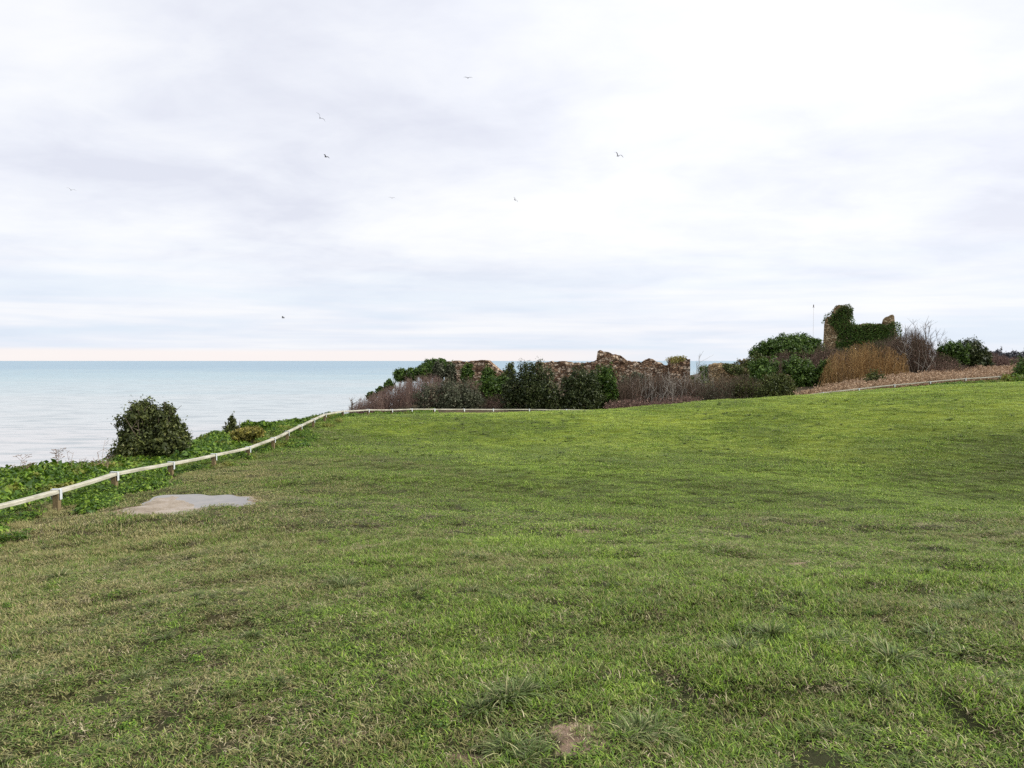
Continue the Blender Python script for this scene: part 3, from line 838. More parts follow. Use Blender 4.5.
# ------------------------------------------------------------------ ruins
def wall(name, label, top, d0, d1, thick, mat, base_drop=1.2, step=.11, rough=.16, ivy=None, seed=1, sharp=0.0):
    """top: list of (px, py) along the wall at depth running d0 -> d1. A thick, ragged rubble wall with real depth."""
    g = np.random.default_rng(seed)
    pts = []
    x0, x1 = top[0][0], top[-1][0]
    for px, py in top:
        d = d0 + (d1 - d0) * (px - x0) / (x1 - x0); pts.append(P(px, py, d))
    pts = np.array(pts)
    cum = np.concatenate([[0], np.cumsum(np.hypot(np.diff(pts[:, 0]), np.diff(pts[:, 1])) + 1e-4)])
    L = cum[-1]; nU = max(6, int(L / step)); u = np.linspace(0, L, nU)
    ux = np.interp(u, cum, pts[:, 0]); uy = np.interp(u, cum, pts[:, 1]); uz = np.interp(u, cum, pts[:, 2])
    uz = uz + (vnoise(u * 2.2, u * 0, seed) - .5) * rough * .7 + (np.floor(vnoise(u * 4.5, u * 0, seed + 1) * 4) / 4 - .4) * rough * 1.1
    gz = terrain(ux, uy, False) - base_drop * .3
    gmin = gz
    tx, ty = (pts[-1, 0] - pts[0, 0]) / L, (pts[-1, 1] - pts[0, 1]) / L
    nxv, nyv = -ty, tx
    if nyv > 0: nxv, nyv = -nxv, -nyv      # towards viewer
    # closed section: front face up, over the top, back face down
    nV = max(6, int((uz - gmin).max() / step)); nT = max(3, int(thick / step))
    sec = [(0.5, t) for t in np.linspace(0, 1, nV)] + [(0.5 - s, 1.0) for s in np.linspace(0, 1, nT + 1)[1:-1]] + [(-.5, 1 - t) for t in np.linspace(0, 1, nV)]
    V = np.zeros((nU, len(sec), 3))
    for j, (o, t) in enumerate(sec):
        z = gmin + (uz - gmin) * t
        if abs(o) < .5: z = z + (vnoise(u * 3 + o * 5, u * 0 + o * 7, seed + 3) - .7) * rough * .9
        dx = (vnoise(u * 2.5, z * 3.0 + o * 9, seed + 5) - .5) * rough * 1.3 + (vnoise(u * 7, z * 8 + o * 9, seed + 6) - .5) * rough * .6
        oo = o * thick * (1 - .12 * t) + np.sign(o) * dx
        V[:, j, 0] = ux + nxv * oo; V[:, j, 1] = uy + nyv * oo; V[:, j, 2] = z + (vnoise(u * 5, z * 5 + 3 * o, seed + 8) - .5) * rough * .25 * (t < 1)
        # ragged ends
        for e_, s_ in ((0, -1), (nU - 1, 1)):
            V[e_, j, 0] += s_ * tx * (vnoise(np.array([V[e_, j, 2] * 2.5]), np.array([o * 3.]), seed + 9)[0] - .5) * rough * 2
    n_s = len(sec)
    i = np.arange(nU - 1)[:, None] * n_s; j = np.arange(n_s - 1)[None, :]
    q = np.stack([i + j, i + n_s + j, i + n_s + j + 1, i + j + 1], -1).reshape(-1, 4)
    faces = q.tolist(); faces.append(list(range(n_s))); faces.append([(nU - 1) * n_s + k for k in range(n_s)][::-1])
    c = np.array([ux.mean(), uy.mean(), gz.mean()])
    root = empty(name, c, label, 'ruined wall')
    new_mesh('stonework', V.reshape(-1, 3) - c, faces, mat, False, None, root)
    return root, c, (ux, uy, uz, nxv, nyv)

def ivy_on(root, c, outline, d, n, size, thick, mat, seed, dfun=None):
    """leaves over both faces and the top of a wall inside a pixel polygon"""
    g = np.random.default_rng(seed)
    poly = np.array(outline, float)
    def inside(px, py):
        r = np.zeros(px.shape, bool); m = len(poly)
        for a in range(m):
            x1, y1 = poly[a]; x2, y2 = poly[(a + 1) % m]
            cnd = ((y1 > py) != (y2 > py)) & (px < (x2 - x1) * (py - y1) / (y2 - y1 + 1e-9) + x1)
            r ^= cnd
        return r
    px = g.uniform(poly[:, 0].min(), poly[:, 0].max(), n * 4); py = g.uniform(poly[:, 1].min(), poly[:, 1].max(), n * 4)
    m = inside(px, py); px, py = px[m][:n], py[m][:n]
    lump = vnoise(px * .28, py * .28, seed) * .6 + vnoise(px * .7, py * .7, seed + 1) * .4
    side = np.where(g.random(len(px)) < .7, -1, 1)
    off = side * (thick / 2 + .05 + .55 * lump * g.random(len(px)) ** .5)
    dd = (dfun(px) if dfun else np.full(len(px), float(d)))
    pts = np.array([P(a, b, e) for a, b, e in zip(px, py, dd)])
    pts[:, 1] += off
    # fill the top between faces
    k = g.random(len(px)) < .25
    pts[k, 1] = dd[k] + g.uniform(-.5, .5, k.sum()) * thick
    pts += g.normal(0, .04, pts.shape)
    N_ = np.stack([g.normal(0, .7, len(px)), side * 1.0 + g.normal(0, .5, len(px)), g.normal(.4, .6, len(px))], 1)
    V, q, T = leaf_quads(pts, N_, size * g.uniform(.6, 1.4, len(px)), g=g)
    return new_mesh('ivy', V - c, q, mat, False, {'tint': T}, root)

wl, cwl, _ = wall('ruined_wall', 'low brown rubble wall stump at the seaward end of the mound', [(447, 361.5), (456, 360.8), (470, 361.5), (484, 360), (489, 360.2), (493, 364), (500, 370), (505, 372)], 70, 69, 1.5, M['stone'], seed=3, rough=.10)
wm, cwm, _ = wall('ruined_wall', 'long ragged brown stone wall with a heap of fallen masonry on top', [(536, 362.5), (556, 361.5), (575, 362.5), (590, 362), (597, 360), (597.8, 352), (600, 350), (606, 351.5), (612, 354.5), (621, 355.5), (626, 360), (632, 361.5), (641, 362), (645, 358.8), (652, 358.5), (656, 362), (664, 364.5), (670, 364.3)], 71, 69, 1.7, M['stone'], seed=4, rough=.13)
wr, cwr, _ = wall('ruined_wall', 'squared brown end block of the old wall with a yellow mossy top', [(668, 364), (669, 358.5), (675, 357), (684, 357.2), (690, 359.3), (702 - 14, 359.5)], 68.5, 68.3, 1.7, M['stone'], seed=5, rough=.12)
moss = ivy_on(wr, cwr, [(668, 358), (675, 356.2), (684, 356.6), (683, 360), (672, 363), (668, 363)], 68.5, 900, .07, 1.7, M['gorse'], 51); moss.name = 'moss'
wf, cwf, _ = wall('ruined_wall', 'short tan stone wall fragment beside the gap with sea behind', [(708, 370), (710, 365), (714, 363.3), (722, 363.5), (728, 365.5), (738, 369), (748, 371)], 66, 66, 1.3, M['tan_stone'], seed=6, rough=.14)
ivy_on(wf, cwf, [(719, 366), (722, 363), (730, 365), (738, 367), (748, 371), (748, 380), (728, 374)], 66, 2200, .10, 1.3, M['ivy_olive'], 52)
# ivy clad pillar in the gap
pl, cpl, _ = wall('ruined_pillar', 'thin ivy covered stone pillar standing alone in the gap', [(700.2, 367.5), (701.5, 366.5), (704.5, 366.6), (705.8, 368)], 66, 66, .5, M['stone'], seed=7, rough=.08)
pl['category'] = 'pillar'
ivy_on(pl, cpl, [(699.3, 368), (702, 365.2), (706, 366), (706.6, 371), (705, 378), (706, 386), (701, 388), (701.2, 378), (699.3, 372)], 66, 1100, .09, .5, M['ivy'], 53)
# tower ruin on the hill
tw, ctw, _ = wall('ruined_tower', 'ivy clad tower ruin with a tall left stack, highest on the hill', [(823.4, 344), (824, 330), (825.3, 320), (829, 316.5), (833.2, 313.5), (834, 309), (838, 306), (845, 305.5), (848, 306.8), (849, 312), (850.2, 323.5), (857, 325.3), (868, 323.3), (882, 323.8), (883, 319.5), (886, 317), (893, 315.4), (894.6, 317), (895, 332)], 77.6, 74.4, 1.1, M['tan_stone'], seed=8, rough=.13, step=.09)
tw['category'] = 'tower ruin'
tdf = lambda px: 77.6 - 3.2 * (px - 823.4) / 71.6
ivy_on(tw, ctw, [(825.5, 323), (825, 319), (829, 314), (834, 311.5), (838, 308), (844, 306.5), (850, 309), (849.5, 316), (851.5, 323), (857, 326), (864, 323.5), (876, 324.5), (884, 325.5), (888, 322), (896, 322.5), (896.5, 330), (897, 338), (900, 350), (860, 356), (834, 352), (832.5, 346), (834, 336), (832, 330)], 76, 17000, .10, 1.1, M['ivy'], 54, tdf)
o2 = ivy_on(tw, ctw, [(834, 312), (838, 305.5), (846, 304.6), (850, 310), (848, 318), (840, 314)], 76, 1300, .08, 1.1, M['ivy_olive'], 55, tdf)

# ------------------------------------------------------------------ bushes (pixel boxes, depth)
bush('evergreen_tree', 'dark round evergreen tree growing alone beyond the rail against the sea', 'tree', [(131, 161, 401, 432, 22.2), (125, 146, 404, 426, 21.8), (160, 176, 404, 426, 22.2), (167, 187, 420, 446, 22), (119, 142, 418, 448, 22), (135, 180, 414, 462, 22), (113, 142, 432, 472, 21.6), (148, 187, 426, 462, 21.8)], 22, M['coast_tree'], 25000, .054, clump=.40, ragged=.13, amp=.45, crown='crown', nst=6)
bush('small_shrub', 'little dark upright shrub on the cliff verge behind the rail', 'shrub', [(228, 236, 415, 432), (224, 240, 424, 436)], 27, M['coast_tree'], 900, .055, ragged=.14, nst=4)
bush('yellow_shrub', 'low yellowish shrub on the verge beside the little dark shrub', 'shrub', [(232, 256, 427, 441), (244, 264, 426, 438)], 24.5, M['gorse'], 2600, .05, nst=3)
bush('green_shrub', 'small flat green bush at the cliff edge near the rail bend', 'shrub', [(287, 303, 418.5, 427)], 33, M['ivy'], 900, .07, nst=3)
bush('green_shrub', 'broad low green patch of leaves on the verge beyond the yellowish shrub', 'shrub', [(240, 258, 421, 431), (254, 272, 421, 430)], 29, M['cover'], 1500, .07, nst=3)

bush('ivy_bush', 'dark green bush on top of the mound beside the wall stump', 'bush', [(414, 428, 366, 376), (420, 442, 359, 374), (430, 452, 359.5, 374)], 67, M['ivy'], 6000, .10)
row = [((376, 386, 386.5, 395), 'small dark bush low on the seaward slope'), ((367, 377, 392, 400), 'lowest small dark bush near the foot of the seaward slope'), ((384, 394, 380, 390), 'small dark green bush halfway up the seaward slope')]
for bx_, lb in row: bush('round_bush', lb, 'bush', [bx_], 62, M['ivy'], 900, .11, nst=3, group='round bushes on the seaward slope')
row2 = [((394, 407, 368.5, 382), 'rounded green bush first above the seaward slope', 'ivy'), ((405, 418, 368, 381), 'rounded green bush second up the seaward slope', 'ivy'), ((418, 433, 365, 380), 'rounded bright green bush third up the seaward slope', 'ivy'),
        ((432, 446, 363, 382), 'dull grey green bush below the dark hilltop bush', 'grey_leaf'), ((445, 457, 364, 385), 'tall greyish bush left of the wall stump face', 'grey_leaf'), ((460.5, 474, 363.5, 383), 'round dark green bush standing in front of the wall stump', 'ivy'),
        ((481, 495, 366.5, 386), 'pointed dark green bush at the broken end of the wall stump', 'ivy')]
for bx_, lb, mt in row2: bush('round_bush', lb, 'bush', [bx_], 61, M[mt], 1900, .10, nst=4, group='round bushes on the mound', depth=.8)
bush('upright_shrub', 'bright green upright shrub between the wall stump and the large dark bush', 'shrub', [(505, 516, 362, 382), (500, 512, 370, 390)], 60, M['ivy_olive'], 1700, .10)
bush('ivy_bank', 'mid green ivy bank left of the large dark bush', 'ivy', [(478, 506, 376, 396), (482, 503, 388, 412), (498, 512, 374, 400)], 57, M['ivy'], 5000, .10)
bush('grey_bush', 'large rounded grey green bush behind the rail on the mound foot', 'bush', [(414, 452, 384, 416), (432, 476, 379, 416), (455, 484, 384, 416)], 53, M['grey_leaf'], 11000, .075, ragged=.09)
bush('dark_bush', 'largest round dark evergreen bush behind the rail', 'bush', [(503, 546, 366, 418), (510, 551, 358, 408), (528, 560, 366, 418), (499, 526, 378, 418), (535, 562, 385, 418)], 53, M['holly'], 22000, .075, ragged=.02, amp=.15)
bush('dark_bush', 'second dark evergreen bush, lower, right of the largest one', 'bush', [(554, 585, 374, 418), (564, 593, 366, 404), (575, 604, 369, 416), (558, 600, 385, 418)], 53.5, M['holly'], 16000, .075, ragged=.03, amp=.18)
bush('ivy_bank', 'bright green ivy hedge right of the two dark evergreen bushes', 'ivy', [(584, 604, 370, 410), (596, 616, 366, 405), (603, 618, 376, 412)], 54.5, M['ivy'], 7500, .10)
bush('olive_bush', 'faded olive bush under the fallen masonry heap', 'bush', [(616, 636, 375, 402), (630, 648, 371, 392)], 59, M['grey_leaf'], 3500, .09, ragged=.1)

# bare thickets on the mound
slope_top = [(348, 407), (356, 401), (366, 396), (380, 389), (395, 383), (412, 377), (428, 373), (440, 375), (446, 383)]
for k, (a, b, dd, lb) in enumerate([(350, 384, 54, 'purplish bare bramble low on the seaward slope'), (378, 412, 56, 'purplish bare bramble on the middle of the seaward slope'), (405, 446, 58, 'purplish bare bramble highest on the seaward slope')]):
    thicket('bramble', lb, 'bramble', a, b, slope_top, None, dd, M['purple_twig'], 430, 5.0, .013, .2, 7, .4, 'purple brambles on the seaward slope', M['dead_leaf'], 2200, .06, .5)
thicket('bare_sapling', 'small leafless sapling at the bend of the rail', 'sapling', 349, 353, [(349, 398), (351, 394), (353, 399)], None, 49.5, M['brown_twig'], 4, .4, .03, .05, 12, .5, part='branch')
thicket('bare_shrub', 'brown leafless scrub between the grey bush and the ivy bank', 'shrub', 458, 486, [(458, 384), (468, 378), (478, 380), (486, 390)], None, 58, M['brown_twig'], 220, 2.5, .014, .25, 6, .4, None, M['dead_leaf'], 1800, .07)
thicket('bare_shrub', 'brown leafless scrub at the foot of the ivy bank beside the rail', 'shrub', 484, 508, [(484, 398), (496, 394), (508, 399)], None, 53.5, M['brown_twig'], 130, 1.5, .012, .2, 6, .4, None, M['dead_leaf'], 900, .06)
tops3 = [(605, 390), (615, 386), (630, 377), (645, 373), (660, 374), (675, 377), (690, 377), (700, 381), (712, 386)]
for a, b, dd, lb, mt in [(606, 640, 56, 'reddish brown bare thicket right of the ivy hedge', 'brown_twig'), (632, 668, 58, 'dense grey brown bare thicket in front of the long wall', 'brown_twig'), (660, 700, 57, 'pale stemmed bare thicket below the squared end block', 'brown_twig')]:
    thicket('bare_thicket', lb, 'thicket', a, b, tops3, None, dd, M[mt], 420, 3.5, .016, .22, 6, .32, 'bare thickets before the long wall', M['dead_leaf'], 1200, .06)
thicket('pale_saplings', 'pale grey leafless stems standing before the long wall', 'saplings', 630, 692, [(630, 374), (650, 369), (670, 371), (692, 369)], None, 55.5, M['pale_bark'], 46, 1.5, .026, .35, 4, .35, part='branch')
thicket('pale_saplings', 'tall pale thin saplings rising into the gap with the sea', 'saplings', 686, 714, [(686, 362), (692, 352), (700, 358), (706, 360), (714, 378)], None, 56.5, M['pale_bark'], 16, 1.5, .028, .3, 8, .35, part='branch')
thicket('pink_bramble', 'low pinkish brown dead bramble at the foot of the bare thickets', 'bramble', 606, 700, [(606, 402), (625, 398), (650, 399), (672, 395), (690, 394), (700, 396)], None, 52.5, M['purple_twig'], 420, 2.0, .010, .2, 5, .5, None, M['dead_leaf'], 5200, .075)
bush('ivy_bush', 'low dark ivy heap at the base of the thin pillar', 'bush', [(690, 712, 376, 402)], 62, M['ivy_olive'], 2400, .10)
thicket('bare_shrub', 'olive grey leafless shrub before the tan wall fragment', 'shrub', 698, 732, [(698, 390), (706, 380), (715, 378), (724, 374), (732, 378)], None, 55, M['brown_twig'], 260, 2.0, .014, .2, 6, .35, None, M['grey_leaf'], 2600, .065)
thicket('bare_shrub', 'greenish twiggy shrub with bare grey stems left of the olive round bush', 'shrub', 728, 762, [(728, 378), (738, 373), (748, 372), (762, 380)], None, 56, M['brown_twig'], 240, 2.0, .014, .2, 6, .3, None, M['ivy_olive'], 3600, .08)

# right hand hill
bush('flat_topped_tree', 'wide flat topped dark green tree on the skyline left of the tower ruin', 'tree', [(750, 778, 341, 362), (762, 795, 337, 360), (775, 806, 334.5, 356), (788, 816, 334.5, 354), (800, 825, 338, 357), (758, 818, 342, 359), (772, 812, 339, 357)], 73, M['ivy'], 26000, .11, stems='pale_bark', crown='crown', sink=.5)
bush('ivy_bush', 'spreading dark bush sloping down from the flat topped tree to the wall fragment', 'bush', [(716, 744, 364, 376), (732, 762, 359, 376), (748, 770, 354, 374)], 67, M['ivy_olive'], 6000, .10)
bush('round_green_bush', 'rounded green bush below the flat topped tree, left of its neighbour', 'bush', [(748, 780, 357.5, 392), (750, 778, 367, 398)], 62, M['ivy_green2'], 10000, .10)
bush('round_green_bush', 'rounded dark green bush in the middle of the hill under the pale trunks', 'bush', [(781, 812, 355.5, 388), (786, 820, 369, 394), (796, 818, 364, 390)], 61.5, M['ivy'], 14000, .10)
bush('round_green_bush', 'dark green bush left of the orange brown stems', 'bush', [(817, 833, 360, 382), (820, 836, 368, 386)], 61, M['ivy'], 4000, .10)
bush('olive_bush', 'small rounded olive bush just above the field crest', 'bush', [(755, 785, 376, 402), (765, 795, 373, 402), (785, 797, 383, 402)], 54, M['ivy_olive'], 7500, .075, ragged=.08)
thicket('bare_shrub', 'brown leafless scrub at the foot of the tower ruin', 'shrub', 812, 850, [(812, 350), (822, 342), (835, 345), (850, 350)], None, 68, M['brown_twig'], 260, 3.0, .016, .25, 6, .3, None, M['dead_leaf'], 1600, .08)
thicket('bare_shrub', 'dark brown scrub climbing below the ivy of the tower ruin', 'shrub', 846, 902, [(846, 346), (860, 343), (875, 340), (890, 336), (902, 334)], None, 69, M['brown_twig'], 520, 3.5, .016, .25, 6, .3, None, M['ivy_olive'], 2600, .08)
for a, b, dd, tp, lb in [(823, 866, 60, [(822, 376), (827, 358), (836, 350), (848, 346), (864, 343)], 'tall orange brown stems right of the dark green bush'), (856, 907, 60.5, [(856, 343), (870, 343), (882, 344), (895, 348), (908, 356)], 'tall orange brown stems below the end stub of the tower ruin')]:
    thicket('osier_thicket', lb, 'thicket', a, b, tp, None, dd, M['osier'], 400, 3.5, .017, .35, 6, .30, 'orange brown osier thickets', M['bracken'], 300, .05, .8)
bush('dark_bush', 'small dark green bush in front of the orange brown stems', 'bush', [(864, 884, 371, 394), (870, 890, 375, 394)], 55.5, M['ivy_olive'], 2600, .08)
gtop = [(893, 338), (900, 333), (912, 330), (925, 331), (940, 334), (955, 342), (970, 350)]
for a, b, dd, lb in [(888, 925, 64, 'dense brown leafless scrub right of the orange brown stems'), (915, 958, 63.5, 'dense brown leafless scrub below the dark green bushes')]:
    thicket('bare_thicket', lb, 'thicket', a, b, gtop if dd == 64 else [(915, 336), (930, 342), (945, 352), (958, 358)], None, dd, M['brown_twig'], 520, 4, .017, .25, 7, .32, 'brown scrub on the hill', M['dead_leaf'], 2200, .07)
thicket('bare_grove', 'fine leafless treetops standing above the brown scrub against the sky', 'trees', 893, 952, [(893, 333), (902, 324), (915, 321), (928, 322), (940, 326), (952, 337)], None, 66, M['brown_twig'], 34, 3, .03, .5, 16, .34, part='branch')
thicket('pale_saplings', 'pale grey branching trunks inside the brown scrub', 'saplings', 900, 935, [(900, 340), (915, 336), (935, 345)], None, 60.5, M['pale_bark'], 9, 1.5, .03, .5, 5, .35, part='branch')
bush('round_green_bush', 'green bush with paler leaves left of the two dark skyline bushes', 'bush', [(936, 952, 343, 364), (944, 966, 341, 366)], 64, M['ivy'], 4800, .10)
bush('round_green_bush', 'dark rounded bush on the skyline right of the leafless treetops', 'bush', [(957, 980, 338.5, 368), (966, 983, 342, 370)], 65, M['holly'], 5000, .10)
bush('round_green_bush', 'lower dark brownish bush at the right end of the skyline bushes', 'bush', [(974, 992, 347.5, 374), (970, 990, 356, 376)], 64.5, M['holly'], 3800, .10)
thicket('bare_shrub', 'dark reddish leafless scrub between the skyline bushes and the field corner', 'shrub', 984, 1030, [(984, 352), (995, 353), (1010, 357), (1030, 358)], None, 70, M['purple_twig'], 380, 3.5, .018, .3, 7, .35, None, M['dead_leaf'], 2200, .08)
thicket('bare_shrub', 'brown leafless scrub under the skyline bushes above the bracken', 'shrub', 930, 992, [(930, 362), (950, 362), (970, 366), (992, 368)], None, 60, M['brown_twig'], 380, 3, .014, .2, 6, .35, None, M['dead_leaf'], 2000, .07)
bush('dark_conifer', 'dark dense shrub cut by the right edge of the view behind the rail end', 'bush', [(1013, 1040, 355, 386), (1016, 1048, 362, 388)], 50.5, M['ivy'], 5200, .08)
bush('green_shrub', 'low leafy green patch at the end of the timber rail', 'shrub', [(1000, 1022, 373, 386), (1012, 1046, 374, 388)], 48.2, M['cover'], 2200, .075, nst=3)
# far treeline beyond the field corner
far_px = [(983, 996, 352), (993, 1003, 350), (1001, 1013, 353), (1010, 1023, 352), (1020, 1034, 350), (1032, 1048, 351)]
far_lb = ['grey distant leafless tree nearest the skyline bushes', 'tallest grey distant tree beyond the field corner', 'small grey distant tree beside the tallest one', 'pale distant tree left of the dark shrub at the field corner', 'distant tree partly behind the dark shrub at the field corner', 'distant tree beyond the dark shrub at the field corner']
farm = leaf_mat('winter_treetops', [(.25, (.07, .075, .085)), (.6, (.13, .135, .15)), (.85, (.2, .2, .21))], .1, .8)
for (a, b, t), lb in zip(far_px, far_lb):
    bush('distant_tree', lb, 'tree', [(a, b, t, 366)], 300, farm, 1800, .45, nst=4, group='distant trees beyond the field corner', crown='crown', base_py=366)

thicket('bare_shrub', 'pale stemmed leafless scrub under the wide flat topped tree', 'shrub', 762, 832, [(762, 362), (775, 352), (800, 350), (820, 346), (832, 350)], None, 69, M['brown_twig'], 330, 3, .02, .3, 6, .3, None, M['dead_leaf'], 1500, .08)
# bracken strip above the far rail, edge plants below
def strip_points(n, x0, x1, topf, botf, d0, d1):
    out = []
    g = np.random.default_rng(77)
    while len(out) < n:
        px = g.uniform(x0, x1); d = g.uniform(d0, d1)
        X = (px - 512) / F * d; out.append((X, d))
    return np.array(out)
def stalkfn(i):
    g = np.random.default_rng(900 + i); segs = []; C = []; N_ = []
    for k in range(9):
        b = np.array([g.normal(0, .10), g.normal(0, .10), -.05]); h = g.uniform(.25, .55)
        e = b + np.array([g.normal(0, .18), g.normal(0, .18), h]); t = np.linspace(0, 1, 5)[:, None]
        pts = b + (e - b) * t + np.array([g.normal(0, .12), g.normal(0, .12), -.10]) * t ** 2.5
        segs.append((pts, .007 * (1 - .6 * t[:, 0])))
        for q in range(18):
            u = g.uniform(.2, 1); p = b + (e - b) * u
            C.append(p + g.normal(0, .05, 3)); N_.append(g.normal(0, 1, 3))
    V, q, T = tubes(segs); T[:] = .5
    V2, q2, T2 = leaf_quads(np.array(C), np.array(N_), g.uniform(.035, .085, len(C)), 1.9, g=g)
    return np.concatenate([V, V2]), np.concatenate([q, q2 + len(V)]), np.concatenate([T, T2]), None
brk = protos('bracken_clump', 6, stalkfn, M['bracken'])
g = np.random.default_rng(78); pts = []
xs = g.uniform(18, 52, 9000); ds = g.uniform(50, 63, 9000)
px = 512 + F * xs / ds
o_ = outside(xs, ds)
m = (o_ > .9) & (px > 800) & (ds < np.interp(px, [800, 830, 880, 940, 1000, 1060], [53, 55.5, 58.5, 60, 63, 63]))
xs, ds = xs[m], ds[m]; n = len(xs); sc = g.uniform(.7, 1.25, n)
b_ = scatter('bracken', np.stack([xs, ds, terrain(xs, ds)], 1), g.random(n) * 6.28, np.stack([sc, sc, sc * g.uniform(.6, 1.1, n)], 1), g.normal(0, .1, n), g.normal(0, .1, n), brk, 6, M['bracken'])
tag(b_, 'dead pinkish tan bracken along the far side of the right hand rail', 'bracken', kind='stuff'); print('bracken', n)

# verge ground cover
def coverfn(i):
    g = np.random.default_rng(950 + i)
    small = i % 3 == 1
    n = 240 if small else 120
    a = g.random(n) * 6.28; r = .26 * np.sqrt(g.random(n)); hh = (.06 + .17 * g.random(n)) * (1 - (r / .30) ** 2 * .75)
    c = np.stack([r * np.cos(a), r * np.sin(a), hh], 1)
    N_ = np.stack([np.cos(a) * .6 + g.normal(0, .4, n), np.sin(a) * .6 + g.normal(0, .4, n), np.full(n, .9)], 1)
    V, q, T = leaf_quads(c, N_, g.uniform(.016, .038, n) if small else g.uniform(.025, .075, n) * g.uniform(.7, 1.15), 1.9 if i % 3 == 2 else 1.25, g=g)
    if small: T = T * .6
    segs = [(np.array([[0, 0, -.03], [p[0] * .5, p[1] * .5, p[2] * .6], p]), np.array([.003, .002, .0015])) for p in c[::6]]
    V2, q2, T2 = tubes(segs); T2[:] = .4
    return np.concatenate([V, V2]), np.concatenate([q, q2 + len(V)]), np.concatenate([T, T2]), None
cov = protos('cover_clump', 7, coverfn, M['cover'])
g = np.random.default_rng(79)
N0 = 17000
xs = g.uniform(-14, -5, N0); ds = g.uniform(4, 48, N0)
o_ = outside(xs, ds); c_ = cliffness(xs, ds)
pn = vnoise(xs * .7, ds * .7, 61) * .6 + vnoise(xs * 1.9, ds * 1.9, 62) * .4
m = ((o_ > -.15) | ((o_ > -.75) & (pn > .60))) & (c_ < 1.6) & ((pn > .43) | (c_ > -1.1))
m &= ~((o_ < .5) & (pn < .47))
xs, ds, pn, o_ = xs[m], ds[m], pn[m], o_[m]
n = len(xs); sc = g.uniform(.55, 1.15, n) * (.65 + .6 * sstep(.2, 1.6, o_)) * (.6 + .8 * pn)
b_ = scatter('ground_cover', np.stack([xs, ds, terrain(xs, ds)], 1), g.random(n) * 6.28, np.stack([sc, sc, sc * g.uniform(.7, 1.2, n)], 1), g.normal(0, .15, n), g.normal(0, .15, n), cov, 7, M['cover'])
tag(b_, 'bright leafy green plants covering the cliff verge beyond the rail', 'ground cover', kind='stuff'); print('cover', n)
hx_ = []
g = np.random.default_rng(81)
ys = 2.2 + 12 * g.random(420) ** 1.3; xs = (g.random(420) * 2 - 1) * (.7 * ys + 1)
m = keep_field(xs, ys) & (vnoise(xs * .6, ys * .6, 90) > .5); xs, ys = xs[m], ys[m]; n = len(xs); sc = g.uniform(.12, .24, n)
b_ = scatter('weeds', np.stack([xs, ys, terrain(xs, ys)], 1), g.random(n) * 6.28, np.stack([sc, sc, sc * .8], 1), g.normal(0, .1, n), g.normal(0, .1, n), cov, 7, M['cover'])
tag(b_, 'small broad leaved weeds dotted through the near turf', 'weeds', kind='stuff')
# long verge grass among it
vg = protos('verge_blades', 5, lambda i: blades(170, .17, .08, .26, .006, 3, 1.1, 970 + i), M['turf'])
N0 = 9000
N0 = 15000; xs = g.uniform(-14, -5, N0); ds = g.uniform(4, 48, N0)
o_ = outside(xs, ds); c_ = cliffness(xs, ds); m = (o_ > -.3) & (c_ < 1.3); xs, ds = xs[m], ds[m]; n = len(xs); sc = g.uniform(.6, 1.2, n) * (.5 + .5 * sstep(.3, 1.2, outside(xs, ds)))
b_ = scatter('grass', np.stack([xs, ds, terrain(xs, ds)], 1), g.random(n) * 6.28, np.stack([sc, sc, sc], 1), g.normal(0, .1, n), g.normal(0, .1, n), vg, 5, M['turf'])
tag(b_, 'rough longer grass under the timber rail and on the verge', 'grass', kind='stuff')
# far rail foot: green leafy fringe on the right and at (380..410)
xs = np.concatenate([g.uniform(22, 40, 900), g.uniform(-8.3, -5.2, 160)]); ds = np.concatenate([48.4 + .05 * (xs[:900] - 23) + g.normal(0, .35, 900) - .3, g.uniform(41, 45, 160)])
m = ((xs > 0) & (g.random(len(xs)) < sstep(22, 34, xs) * .9 + .08)) | ((xs < 0) & (outside(xs, ds) > .1) & (outside(xs, ds) < 1.6))
xs, ds = xs[m], ds[m]; n = len(xs); sc = g.uniform(.5, 1.1, n)
b_ = scatter('ground_cover', np.stack([xs, ds, terrain(xs, ds)], 1), g.random(n) * 6.28, np.stack([sc, sc, sc], 1), g.normal(0, .1, n), g.normal(0, .1, n), cov, 7, M['cover'])
tag(b_, 'green weedy fringe at the foot of the distant rail', 'ground cover', kind='stuff')

